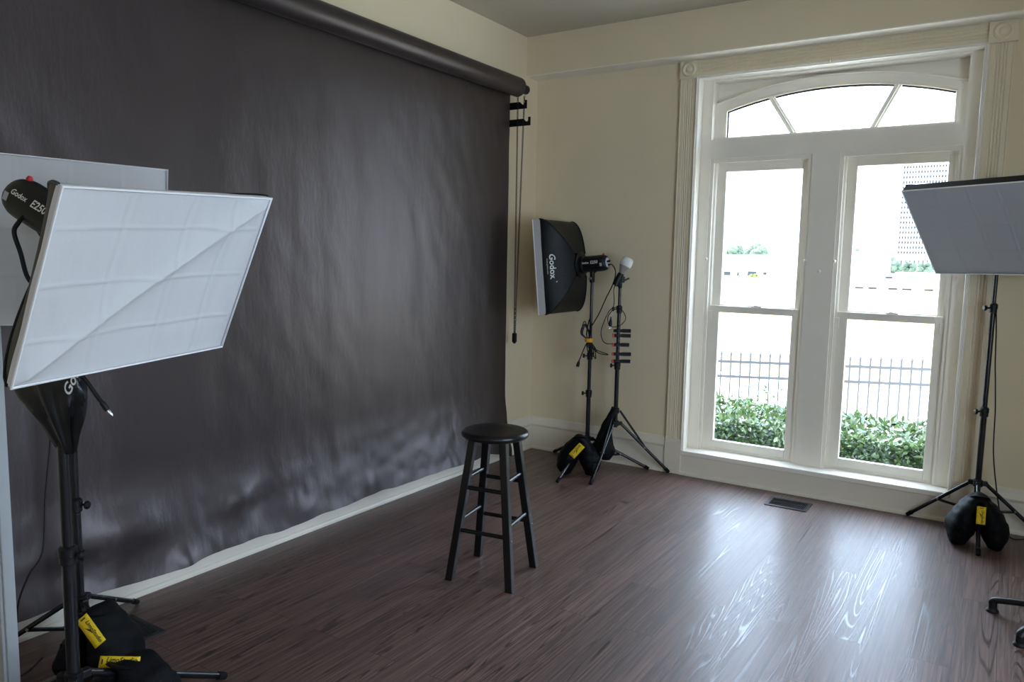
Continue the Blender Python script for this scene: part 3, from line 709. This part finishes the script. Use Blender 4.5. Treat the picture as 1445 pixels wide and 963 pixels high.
# ---- A: nearest softbox, left
nA = V((.881,.208,-.426)).normalized(); XA = V((-.211,.977,.04)); XA = (XA-nA*XA.dot(nA)).normalized(); YA = nA.cross(XA)
cA = V((1.342,-4.136,1.502)); W_ = .70; H_ = .516
tA, rA = softbox('large white softbox tilted down at the left, nearest to the camera', cA, XA, YA, nA, W_, H_, .31, ((-.42,.16,.62),(-.55,.02,.60)), .97, 3, .014)
pA = (.93,-4.20)
strobe('black studio light with a red button behind the tilted softbox at the left', rA, nA, XA, YA, (pA[0],pA[1],1.56), -1, .235, (1, math.radians(152), -1))
light_stand('thick black light stand in the lower left corner, under the tilted white softbox', pA, [(.925,-3.66),(.462,-4.47),(1.398,-4.47)], .262, 1.53, (.66,1.10), .10, footr=.0125, polerad=(.019,.0165,.014), knobdir=(.837,.547,0))
t = cord('black cord looping from the rear of the light at the left', [rA-nA*.25, (.945,-4.275,1.69),(.935,-4.29,1.66),(.925,-4.30,1.63),(.935,-4.29,1.57),(.94,-4.28,1.51),(.95,-4.262,1.47),(.945,-4.235,1.40),(.945,-4.225,1.25)], .0065)
# carry bag hanging on stand A
hb = thing('carry_bag', (1.02,-4.22,1.22), 'black satin carry bag with white letters hanging under the tilted softbox', 'bag')
prof = [(.002,-.235),(.020,-.225),(.046,-.17),(.070,-.10),(.082,-.03),(.078,.03),(.055,.07),(.03,.085),(.02,.09)]
mb = MB(); n = 48; vs = []; bc = V((.975,-4.235,1.21)); away = V((-.92,.39,0))
for r_, h in spline([(a,b,0) for a, b in prof], 6) and [(p.x,p.y) for p in spline([(a,b,0) for a, b in prof], 6)]:
    for k in range(n):
        a = 2*PI*k/n; rr = r_*(1+.14*math.cos(a*9+h*14)+.42*nz(math.cos(a)*2, math.sin(a)*2, h*9)); 
        vs.append(bc + RT*(rr*1.10*math.cos(a) + (h+.05)*-.17) + away*(rr*.45*math.sin(a)+.055) + V((0,0,h)))
m_ = len(vs)//n
mb.add(vs, [(i*n+k, i*n+(k+1) % n, (i+1)*n+(k+1) % n, (i+1)*n+k) for i in range(m_-1) for k in range(n)] + [tuple(reversed(range(n))), tuple((m_-1)*n+k for k in range(n))])
mb.build('bag_body', M['satin'], hb, smooth=60)
vs, fs = glyphs('Godox', .052, .001)
ca_, sa_ = math.cos(.9), math.sin(.9)
MB().add([bc + RT*(.060+(x*ca_-y*sa_)*.62) + away*(.004) + V((0,0,.015+x*sa_+y*ca_)) for x, y in vs], fs).build('lettering', M['print'], hb, smooth=0)
MB().tube(spline([bc+RT*-.03+V((0,0,.08)), bc+RT*-.055+V((0,0,.12)), bc+V((0,0,.16)), bc+RT*.04+V((0,0,.13)), bc+RT*.03+V((0,0,.08))],6), .004, 8).build('drawstring', M['nylon'], hb, smooth=40)
t = thing('sync_cable', (1.02,-4.17,1.20), 'short black cable with a bright plug tip below the tilted softbox', 'cable')
MB().tube(spline([(1.0,-4.20,1.24),(1.02,-4.175,1.21),(1.045,-4.155,1.16),(1.06,-4.145,1.135)],6), .006, 8).build('cable', M['cable'], t, smooth=50)
MB().lathe((1.058,-4.146,1.138), V((.3,.25,-.6)), [(.008,0),(.009,.02),(.007,.028)], 12).build('plug', M['plastic'], t, smooth=40)
MB().lathe((1.07,-4.136,1.114), V((.3,.25,-.6)), [(.006,0),(.006,.014),(.003,.022),(.001,.024)], 12).build('plug_tip', M['steel'], t, smooth=40)

# ---- B: softbox behind, at the left edge
XB, YB, nB = axes(-.419, .019, -.03)
pB = (.245,-3.83); cB = V((.245,-3.83,1.612))+nB*.42
tB, rB = softbox('grey-white softbox standing behind the tilted one at the left edge', cB, XB, YB, nB, .60, .548, .31, ((-.5,.0,.52),(-.4,.15,.6)), 0, 11, .03)
strobe('black studio light behind the rear softbox at the left edge', rB, nB, XB, YB, (pB[0],pB[1],1.50), 1, .235, None)
light_stand('black light stand against the foot of the backdrop, holding the rear left softbox', pB, [(.09,-3.505),(.055,-4.105),(.604,-3.86)], .185, 1.47, (.58,1.02), .07, footr=.010, polerad=(.0165,.014,.011), knobdir=(.837,.547,0))
cord('thin black cord hanging in front of the dark backdrop at the far left', [(.28,-3.90,1.20),(.33,-3.95,1.02),(.345,-3.96,.88),(.375,-4.0,.69),(.42,-4.04,.50),(.415,-4.09,.42),(.40,-4.125,.30),(.36,-4.12,.06),(.30,-4.06,.006),(.24,-3.98,.006)], .0035)
sandbag('black sandbag with a slanted yellow label on the legs at the lower left', (.560,-3.925,0), .42, .27, .285, .24, 5, ((.665,-4.005,.255), (.62,.15,-.62), (.5,.5,.55), .118, .046))
sandbag('black sandbag with a flat yellow label at the bottom edge of the picture', (.935,-4.015,0), .15, .34, .250, .22, 8, ((.925,-4.055,.245), RT, (-.35,.25,.75), .132, .036, .008))

# ---- C: side-on softbox in the corner
XC, YC, nC = axes(math.radians(181), .10)
pC = (.683,-.284); pivC = V((.683,-.284,1.548)); cC = pivC + nC*.345
tC, rC = softbox('black softbox with white lettering seen from the side, facing the backdrop', cC, XC, YC, nC, .50, .70, .245, ((-.4,.3),(-.5,.0,.5)), 0, 21, .058, (.062,.0165,0), 1.9)
strobe('black studio light attached to the softbox in the corner', rC, nC, XC, YC, (pC[0],pC[1],1.455), 1, .205, (-1, math.radians(8), 1))
light_stand('black light stand in the corner holding the side-on softbox', pC, [(.262,-.048),(.699,-.764),(1.088,-.050)], .225, 1.43, (.575,.86), .09, knobdir=(-.89,-.455,0))
t = cord('black cord coiled and tied round the corner softbox stand', [rC-nC*.225+V((0,0,-.02)),(.835,-.27,1.545),(.865,-.27,1.49),(.845,-.27,1.40),(.80,-.28,1.30),(.75,-.29,1.18),(.705,-.31,1.09),(.68,-.315,1.04)], .0042)
mb = MB(); random.seed(4)
for i in range(7):       # loops above and below the tie
    a0 = random.uniform(-1,1); L = random.uniform(.06,.12); o = random.uniform(-.055,.02)
    mb.tube(spline([V((.683,-.312,.985)), V((.683,-.318,1.03))+RT*(o-.018), V((.683,-.312,1.03+L))+RT*o, V((.683,-.318,1.04))+RT*(o*.4+.016), V((.683,-.312,.985))],6), .0036, 6)
for i in range(6):
    L = random.uniform(.06,.13); o = random.uniform(-.05,.07)
    mb.tube(spline([V((.683,-.312,.985)), V((.683,-.318,.94))+RT*(o*.5-.014), V((.683,-.312,.96-L))+RT*o, V((.683,-.318,.93))+RT*(o*.5+.018), V((.683,-.312,.985))],6), .0036, 6)
mb.tube(spline([V((.683,-.312,.985)), V((.683,-.315,.92))+RT*.04, V((.683,-.312,.875))+RT*.15, V((.683,-.315,.89))+RT*.07, V((.683,-.312,.97))],6), .0036, 6)
mb.tube(spline([V((.683,-.312,.985)), V((.683,-.315,.92))-RT*.03, V((.683,-.312,.82))-RT*.068],6), .0040, 6)
mb.build('cable_coil', M['cable'], t, smooth=50)
plug(t, V((.683,-.312,.835))-RT*.064, V((.683,-.312,.765))-RT*.082)
MB().lathe((.680,-.300,.965), (0,0,1), [(.028,0),(.031,.004),(.031,.026),(.028,.030)], 20).build('tie_strap', M['orange'], t, smooth=40)
sandbag('black sandbag with a yellow label on the corner softbox stand', (.715,-.475,0), .50, .31, .295, .20, 14, ((.752,-.580,.205), (.45,.22,.60), (-.6,-.25,.62), .115, .052))

# ---- D: bulb stand with clamps
pD = (.888,-.235)
light_stand('black light stand carrying a white bulb and a row of spring clamps', pD, [(.914,-.668),(1.250,-.045),(.530,-.055)], .462, 1.40, (.80,1.22), .365, inverted=True, knobdir=(-.89,-.455,0))
t = thing('lamp_holder', (pD[0],pD[1],1.41), 'white bulb in a black swivel socket on top of the clamp stand', 'lamp')
c = V((pD[0],pD[1],0)); tl = (RT*.42+V((0,0,.9))).normalized()
b0 = c + RT*-.03 + V((0,0,1.405)); 
MB().lathe(c+V((0,0,1.375)), (0,0,1), [(.013,0),(.015,.004),(.015,.05),(.010,.055)], 16).obox(c+V((0,0,1.435)), RT, V((-RT.y,RT.x,0)), V((0,0,1)), .060,.022,.026).lathe(c+RT*.022+V((0,0,1.415)), V((0,0,1)), [(.010,0),(.012,.03),(.012,.045)], 12).tube([c+RT*.03+V((0,0,1.43)), c+RT*.065+V((0,0,1.45))], .006, 8).build('swivel_clamp', M['plastic'], t, smooth=35)
MB().lathe(b0, tl, [(.012,-.015),(.026,-.010),(.027,.03),(.024,.070),(.023,.085),(.001,.085)], 24).build('socket', M['plastic'], t, smooth=35)
bb = b0 + tl*.083
MB().lathe(bb, tl, [(.018,0),(.024,.015),(.036,.045),(.041,.058),(.041,.064)], 28).build('bulb_neck', M['bulbneck'], t, smooth=40)
MB().lathe(bb+tl*.060, tl, [(.040,0),(.043,.004),(.043,.045),(.040,.058),(.030,.066),(.001,.069)], 32).build('bulb_dome', M['bulb'], t, smooth=40)
CZ = [(1.062,1,0),(1.026,1,1),(.958,.9,1),(.889,1.08,1),(.836,1.04,1)]
names = ['top clamp of the row of black spring clamps on the bulb stand','second clamp from the top of the row on the bulb stand','middle clamp of the row of spring clamps on the bulb stand','fourth clamp from the top of the row on the bulb stand','bottom clamp of the row of black spring clamps on the bulb stand']
for (z, s, red), lb in zip(CZ, names):
    t = thing('spring_clamp', c+V((0,0,z)), lb, 'clamp', 'spring clamps on the bulb stand')
    f = V((RT.y,-RT.x,0))*.018; o = c + f + V((0,0,z))
    for sg, dz in ((1,.0055),(-1,-.0055)):
        MB().tube([o+RT*.004+V((0,0,dz*.6)), o+RT*.03*s+V((0,0,dz)), o+RT*.088*s+V((0,0,dz*1.15))], [.0065,.0085,.0075], 10).build('handle', M['plastic'], t, smooth=40)
        MB().tube([o+RT*.010+V((0,0,-dz*.2)), o-RT*.022+V((0,0,dz*1.1)), o-RT*.040+V((0,0,dz*.7))], [.008,.0075,.005], 10).build('jaw', M['plastic'], t, smooth=40)
    MB().lathe(o+f.normalized()*.010, -f.normalized(), [(.009,0),(.009,.022)], 12).build('spring_pivot', M['plastic'], t, smooth=40)
    if red: MB().obox(o-RT*.040, RT, V((-RT.y,RT.x,0)), V((0,0,1)), .014,.016,.026).build('jaw_pad', M['red'], t, smooth=0, bevel=.003)
y0 = -.285
t = cord('thin black cord looped around the top of the clamp stand', [b0-tl*.01,(.862,y0,1.36),(.868,y0,1.28),(.858,y0,1.22),(.822,y0,1.16),(.835,y0,1.10),(.875,y0,1.09),(.93,y0,1.11),(.965,y0,1.16),(.935,y0,1.215),(.885,y0,1.235),(.835,y0,1.21),(.795,y0,1.13),(.770,y0,1.05),(.785,y0,.985),(.825,y0,.962),(.875,-.262,.965)], .0032)
plug(t, (.852,y0-.01,1.165), (.848,y0-.012,1.075))
# bag on stand D
t = thing('sandbag', (.85,-.33,.11), 'slim dark sandbag hanging from the hub of the clamp stand', 'sandbag')
mb = MB(); n = 32; vs = []; P = spline([(.895,-.275,.475),(.880,-.290,.43),(.858,-.305,.37),(.842,-.318,.29),(.842,-.325,.21),(.853,-.330,.15),(.862,-.332,.105)],6)
R = spline([(.012,.012,0),(.026,.022,0),(.040,.030,0),(.056,.044,0),(.070,.056,0),(.064,.052,0),(.030,.03,0)],6)
for i, p in enumerate(P):
    for k in range(n):
        a = 2*PI*k/n; d = RT*(R[i].x*math.cos(a)) + V((RT.y,-RT.x,0))*(R[i].y*math.sin(a))
        vs.append(p + d*(1+.25*nz(d.x*30, d.y*30, p.z*14)))
mb.add(vs, [(i*n+k, i*n+(k+1) % n, (i+1)*n+(k+1) % n, (i+1)*n+k) for i in range(len(P)-1) for k in range(n)] + [tuple(reversed(range(n))), tuple((len(P)-1)*n+k for k in range(n))])
mb.build('bag_body', M['nylon'], t, smooth=60)
MB().tube(spline([(.875,-.255,.49),(.880,-.285,.47),(.862,-.31,.42),(.845,-.335,.36)],6), [(.004,.012)]*19, 8).build('carry_strap', M['nylon'], t, smooth=40)

# ---- E: softbox cut by the right edge
XE, YE, nE = axes(-1.975, .73, .020)
pE = (3.208,-.145); cE = V((3.205,-.17,2.012))+nE*.36
tE, rE = softbox('shaded grey softbox tilted steeply down at the right edge, before the window', cE, XE, YE, nE,   .63, .622, .225, ((-.45,.08,.55),(-.45,.1,.6)), 0, 31, .05, None, 1.3, 'shell', 'diffshade')
strobe('black studio light above the softbox at the right edge', rE, nE, XE, YE, (pE[0],pE[1],1.90), 1, .17, None, False)
light_stand('black light stand to the right of the window', pE, [(2.842,-.045),(3.243,-.567),(3.56,-.06)], .305, 1.88, (.735,1.345), .135, knobdir=(-.89,-.455,0))
sandbag('black sandbag with a yellow label on the stand right of the window', (3.225,-.375,0), .10, .31, .305, .24, 17, ((3.240,-.507,.215), (.02,-.08,-1), (1,.1,0), .098, .044))
cord('thin black cord dropping to the floor behind the right light stand', [(3.222,-.150,1.34),(3.232,-.13,1.20),(3.24,-.12,1.03),(3.25,-.12,.91),(3.262,-.12,.74),(3.272,-.12,.49),(3.31,-.12,.24),(3.345,-.12,.09),(3.39,-.14,.010),(3.46,-.13,.012),(3.54,-.14,.06),(3.66,-.12,.10)], .0036)

# ------------------------------------------------------------------ swivel chair at the right edge
cc = V((3.584,-1.386,0)); t = thing('swivel_chair', cc, 'black swivel chair foot showing at the right edge of the floor', 'chair')
a0 = math.atan2(-1.300-cc.y, 3.312-cc.x)
for k in range(5):
    a = a0 + k*2*PI/5; d = V((math.cos(a),math.sin(a),0)); s = V((-d.y,d.x,0))
    pts = [cc+d*.03+V((0,0,.105)), cc+d*.12+V((0,0,.092)), cc+d*.22+V((0,0,.070)), cc+d*.268+V((0,0,.056)), cc+d*.282+V((0,0,.040))]
    L = MB().tube(spline(pts,5), [(.015,.019)]*21, 14).build('leg', M['black_metal'], t, smooth=50)
    MB().lathe(cc+d*.276+V((0,0,0)), (0,0,1), [(.026,0),(.027,.006),(.022,.012),(.018,.016),(.018,.050),(.010,.056)], 18).build('glide', M['plastic'], L, smooth=40)
MB().lathe(cc+V((0,0,.06)), (0,0,1), [(.035,0),(.038,.01),(.036,.07),(.027,.075),(.027,.22),(.015,.222),(.015,.42)], 24).build('column', M['black_metal'], t, smooth=35)
MB().lathe(cc+V((0,0,.44)), (0,0,1), [(.02,-.02),(.15,-.015),(.165,.005),(.165,.035),(.15,.055),(.001,.060)], 40).build('seat', M['nylon'], t, smooth=50)

# ------------------------------------------------------------------ outdoors
G = -.6
struct(MB().box((-150,9.6,G-.5),(150,120,G)).build('lawn', M['lawn'], smooth=0))
struct(MB().box((-60,2.0,G-.5),(60,9.6,G-.02)).build('street', M['street'], smooth=0))
struct(MB().box((-60,.86,G-.5),(60,2.0,G-.01)).build('planting_bed', M['soil'], smooth=0))
struct(MB().box((-60,.25,G-.5),(60,.86,G-.02)).build('bounce_strip', M['concrete'], smooth=0))  # unseen pale strip, added to bounce daylight up under the beam
struct(MB().box((-600,120,G-.5),(600,1200,G)).build('far_ground', M['street'], smooth=0))

# iron fence
fA, fB = V((-1.6,2.72,0)), V((4.4,5.30,0))
fn = thing('iron_fence', (1.4,4.0,G), 'dark iron picket fence with spear tips behind the hedge outside', 'fence')
fd = (fB-fA).normalized(); FL = (fB-fA).length; TIP = .52
for z in (TIP-.13, TIP-.31, G+.15):
    MB().bar(fA+V((0,0,z)), fB+V((0,0,z)), .030,.032).build('rail', M['iron'], fn, smooth=0)
first = None; sp = .112; k = 0
mb = MB(); q = fA
mb.obox(q+V((0,0,(TIP-.06+G)/2)), fd, V((-fd.y,fd.x,0)), V((0,0,1)), .017,.017,TIP-.06-G)
mb.lathe(q+V((0,0,TIP-.065)), (0,0,1), [(.009,0),(.016,.008),(.010,.016),(.020,.028),(.001,.068)], 8)
first = mb.build('picket', M['iron'], fn, smooth=20)
for k in range(1, int(FL/sp)): dup(first, fn, fd*(k*sp))
pm = MB(); pm.obox(fA+V((0,0,(TIP+G)/2)), fd, V((-fd.y,fd.x,0)), V((0,0,1)), .05,.05,TIP-G); p0 = pm.build('post', M['iron'], fn, smooth=0)
dup(p0, fn, fd*(FL-.05))

# hedge: a mass of leaf blades over an inner mass
hd = thing('hedge', (2.2,1.4,G), 'clipped green hedge right outside the window', 'hedge')
random.seed(12); mb = MB()
def hz_top(x, y): return .24 + .05*nz(x*1.7, y*2, 1) + .03*nz(x*5, y*5, 2)
for i in range(17000):
    x = random.uniform(-.6, 4.2); s = random.random()
    if s < .55: y = random.uniform(.92,1.95); z = hz_top(x,y) - abs(random.gauss(0,.05)) + (random.random() < .06)*.05
    else: y = .90 + abs(random.gauss(0,.06)) + .05*nz(x*3,0,5); z = random.uniform(-.35,.25)
    c = V((x,y,z)); L = random.uniform(.055,.085); w = L*random.uniform(.36,.48)
    d = V((random.gauss(0,.7),random.gauss(-.35,.7),random.gauss(.25,.55))).normalized()
    s_ = d.cross(V((random.gauss(0,.5),random.gauss(0,.5),1))).normalized(); n_ = s_.cross(d)
    mb.add([c, c+d*L*.35+s_*w*.5+n_*w*.12, c+d*L*.75+s_*w*.38+n_*w*.10, c+d*L, c+d*L*.75-s_*w*.38+n_*w*.10, c+d*L*.35-s_*w*.5+n_*w*.12], [(0,1,2,3),(0,3,4,5)])
# a few taller shoots
for sx, sy in ((1.50,1.5),(1.62,1.55),(1.40,1.45)):
    for j in range(26):
        c = V((sx+random.gauss(0,.06), sy+random.gauss(0,.06), random.uniform(.2,.50))); L = .05; d = V((random.gauss(0,1),random.gauss(0,1),random.gauss(.3,.6))).normalized(); s_ = d.orthogonal().normalized()
        mb.add([c, c+d*L*.5+s_*.011, c+d*L, c+d*L*.5-s_*.011], [(0,1,2,3)])
mb.build('foliage', M['leaf'], hd, smooth=0)
def core(u, v):
    a = 2*PI*v; x = -.6+4.8*u; p = V((x, 1.42+.44*math.cos(a), -.16+.34*math.sin(a)))
    return p + V((0,.05*nz(x*4,a*2,3),.05*nz(x*4,a*2,6)))
MB().grid(core, 60, 16).build('inner_foliage', M['leaf'], hd, smooth=0)
mb = MB()
for i in range(70):
    x = -.6+4.8*i/70+random.uniform(-.02,.02); mb.tube([(x,1.35+random.gauss(0,.15),G), (x+random.gauss(0,.05),1.3+random.gauss(0,.15),-.2), (x+random.gauss(0,.1),1.2+random.gauss(0,.2),.15)], [.012,.009,.004], 6)
mb.build('branches', M['bark'], hd, smooth=40)

# far trees
def tree(label, x, y, w, z0, z1, seed, m='fartree', group='trees far beyond the lawn', base=G):
    random.seed(seed); t = thing('tree', (x,y,base), label, 'tree', group); mb = MB()
    N = 26
    for i in range(N):
        a = random.uniform(0,2*PI); rr = math.sqrt(random.random())*.38*w; hh = random.uniform(.12,.88)
        k = (1-abs(hh-.5)*1.0); c = V((x+rr*k*math.cos(a), y+rr*k*math.sin(a), z0+(z1-z0)*hh)); R = random.uniform(.13,.22)*min(w,(z1-z0)*1.3)
        def sp(u, v):
            th, ph = 2*PI*u, PI*v; d = V((math.sin(ph)*math.cos(th), math.sin(ph)*math.sin(th), math.cos(ph)))
            return c + d*R*(1+.35*nz(d.x*2.3+i*3, d.y*2.3+seed, d.z*2.3)+.2*nz(d.x*6, d.y*6+i, d.z*6))
        mb.grid(sp, 12, 8)
    mb.build('crown', M[m], t, smooth=0)
    MB().tube([(x,y,base),(x+.05,y,(z0+z1)/2)], [w*.04,w*.02], 8).build('trunk', M['bark'], t, smooth=40)
    return t
tree('leftmost round tree above the low white building, far outside', -38.0,130,4.4,.4,4.2,1)
tree('tallest tree above the low white building, far outside', -36.9,139,4.6,.6,4.7,2)
tree('tree right of the tallest one, above the low white building', -34.4,134.5,3.8,.4,4.3,3)
tree('small tree beside the big white block, far outside', -31.0,129,3.0,.3,3.3,4)
tree('small tree against the sky in the right window', -20.9,150,1.8,2.0,4.5,5)
tree('left end tree of the green row below the tower', -13.4,140,3.2,-.2,2.0,6)
tree('middle tree of the green row below the tower', -11.4,145,3.2,-.2,1.9,7)
tree('right tree of the green row, beside the softbox', -8.6,140,3.4,-.2,1.9,8)
tree('distant tree at the foot of the tower, left of the green row', -16.4,160,2.2,.6,3.3,9)
tree('yellowish bush before the low white building', -27.0,104,1.9,-1.2,-.2,10,'farbush',None)

def building(name, label, cat, boxes, m, wins=(), wm='winblue', roofm=None):
    x = sum(b[0][0]+b[1][0] for b in boxes[:1])/2; t = thing(name, (x, boxes[0][0][1], G), label, cat)
    for i, (lo, hi) in enumerate(boxes):
        MB().box(lo, hi).build('wall_block' if i == 0 else 'roof_block', M[m], t, smooth=0)
    for a, b, c_, d in wins:
        y = boxes[0][0][1]; f = MB().box((a,y-.06,c_),(b,y+.02,d)).build('window', M[wm], t, smooth=0)
    return t
building('low_building', 'long low white building with dark windows, far across the lawn', 'building', [((-38,110,G-1.2),(-26.6,114.5,2.4)), ((-37.8,111,2.4),(-27,114,2.6))], 'stucco',
         [(-33.2,-32.2,-1.0,.0),(-31.2,-30.9,-.7,-.1),(-29.6,-28.3,-.55,.12),(-27.3,-26.8,-.35,.05),(-27.3,-26.7,-1.3,-.75)])
building('block_building', 'big plain white block building with a flat rooftop box, far outside', 'building', [((-27.9,115,G-1),(-20,125,3.4)), ((-26.6,118,3.4),(-21,124,4.45)), ((-26.8,117.8,4.45),(-20.8,124.2,4.65))], 'stucco', [(-26.3+i*.9,-25.9+i*.9,-.3,.1) for i in range(0)])
building('warehouse', 'plain white warehouse at the left of the right window view', 'building', [((-20,110,G-1),(-11.2,118,3.1)), ((-19.8,110.2,3.1),(-11.4,117.8,3.25))], 'stucco', [])
building('shed_building', 'low white shed in front of the green tree row', 'building', [((-10.9,100,G-1),(4,106,.35)), ((-8.5,99.8,.35),(-3,106,.55))], 'stucco', [(-9.6,-8.8,-.25,.05),(-7.0,-4.2,.06,.14)])
cw = thing('retaining_wall', (-5,66,G), 'low pale concrete wall with dark slots at the end of the lawn', 'wall')
MB().box((-30,66,G-.4),(20,66.5,.05)).build('wall_body', M['concrete'], cw, smooth=0)
for a, b in ((-7.74,-7.1),(-6.72,-6.05),(-5.17,-4.47),(-4.1,-3.4),(-2.47,-1.8)):
    MB().box((a,65.95,-.56),(b,66.1,-.42)).build('drain_slot', M['slot'], cw, smooth=0)

# office tower
tw = thing('office_tower', (-45,600,G), 'tall pale office tower with a grid of grey windows, far beyond', 'tower')
TX0, TX1 = -64.5, -26; TY = 600
MB().box((TX0,TY,G),(TX1,TY+36,120)).build('tower_shaft', M['facade'], tw, smooth=0)
MB().box((TX0-1.5,TY-2,G),(TX1+1.5,TY+38,5.0)).build('podium', M['facade'], tw, smooth=0)
mbw = MB().box((0,0,0),(1.0,.5,1.75)); rows, cols, pit, fl = 20, 21, 1.82, 3.50; cells = []
for r_ in range(rows):
    for c_ in range(cols): cells.append((TX0+.7+c_*pit, 9.0+r_*fl + .0, r_, c_))
near = [q for q in cells if q[2] < 5][:99]; nset = set((q[2], q[3]) for q in near); w0 = None
for (x, z, r_, c_) in near:
    if w0 is None:
        w0 = MB().box((x,TY-.25,z),(x+1.0,TY+.1,z+1.8)).build('window', M['wingrey'], tw, smooth=0); o0 = (x, z)
    else: dup(w0, tw, (x-o0[0],0,z-o0[1]))
mb = MB()
for (x, z, r_, c_) in cells:
    if (r_, c_) not in nset: mb.box((x,TY-.25,z),(x+1.0,TY+.1,z+1.8))
mb.build('window_rows', M['wingrey'], tw, smooth=0)['kind'] = 'stuff'
mb = None
for k in range(14):
    x = TX0+.5+k*2.7; MB().box((x,TY-2.3,1.0),(x+.9,TY-1.9,4.6)).build('podium_opening', M['wingrey'], tw, smooth=0)

# ------------------------------------------------------------------ light
w = bpy.data.worlds.new('sky'); S.world = w; w.use_nodes = True; nt = w.node_tree; bg = nt.nodes['Background']
tc = nt.nodes.new('ShaderNodeTexCoord'); mp = nt.nodes.new('ShaderNodeMapping'); mp.inputs['Scale'].default_value = (1,1,3)
lk(nt, tc.outputs['Generated'], mp.inputs['Vector'])
n = nt.nodes.new('ShaderNodeTexNoise'); n.inputs['Scale'].default_value = 2.5; n.inputs['Detail'].default_value = 6; lk(nt, mp.outputs['Vector'], n.inputs['Vector'])
r = nt.nodes.new('ShaderNodeValToRGB'); e = r.color_ramp.elements; e[0].position = .38; e[1].position = .66
e[0].color = (.56,.72,1.0,1); e[1].color = (.76,.87,1.0,1); lk(nt, n.outputs['Fac'], r.inputs['Fac']); lk(nt, r.outputs['Color'], bg.inputs['Color'])
bg.inputs['Strength'].default_value = 12.5
sun = bpy.data.lights.new('sun', 'SUN'); sun.energy = 22; sun.angle = math.radians(1.5); sun.color = (1,.96,.88)
so = bpy.data.objects.new('sun', sun); COL.objects.link(so); so.location = (10,6,20)
so.rotation_euler = V((.60,-.05,-.80)).to_track_quat('-Z','Y').to_euler()

for nm, loc, d, sx, sy in (('portal_main', ((WX0+WX1)/2,.26,(WZ0+WZ1)/2), (0,-1,0), 1.75, 2.7), *[('portal_side', (RX+.21,(q[0]+q[1])/2,(q[2]+q[3])/2), (-1,0,0), q[1]-q[0], q[3]-q[2]) for q in RW]):
    L = bpy.data.lights.new(nm, 'AREA'); L.shape = 'RECTANGLE'; L.size = sx; L.size_y = sy; L.cycles.is_portal = True     # sampling portal for the sky, gives no light itself
    o = bpy.data.objects.new(nm, L); COL.objects.link(o); o.location = loc; o.rotation_euler = V(d).to_track_quat('-Z','Y').to_euler()
# ------------------------------------------------------------------ camera
yaw, pit, rol, f = .57655, .11053, .018612, 1068.61
fw = V((-math.sin(yaw)*math.cos(pit), math.cos(yaw)*math.cos(pit), -math.sin(pit)))
rt = V((math.cos(yaw),math.sin(yaw),0)); up = rt.cross(fw)
r2 = rt*math.cos(rol)+up*math.sin(rol); u2 = -rt*math.sin(rol)+up*math.cos(rol)
cam = bpy.data.cameras.new('camera'); co = bpy.data.objects.new('camera', cam); COL.objects.link(co)
co.matrix_world = Matrix(((r2.x,u2.x,-fw.x,3.2647),(r2.y,u2.y,-fw.y,-5.33),(r2.z,u2.z,-fw.z,1.587),(0,0,0,1)))
cam.sensor_width = 36; cam.sensor_fit = 'HORIZONTAL'; cam.lens = f/1445*36; cam.clip_start = .05; cam.clip_end = 3000
S.camera = co

for o in list(S.objects):
    if '_o' in o: del o['_o']
vs_ = S.view_settings; S.display_settings.display_device = 'sRGB'
vs_.view_transform = 'Standard'; vs_.look = 'None'; vs_.exposure = -.12; vs_.gamma = 1; vs_.use_curve_mapping = False
S.cycles.use_denoising = True; S.cycles.max_bounces = 10; S.cycles.diffuse_bounces = 6; S.cycles.transparent_max_bounces = 12; S.cycles.sample_clamp_indirect = 6
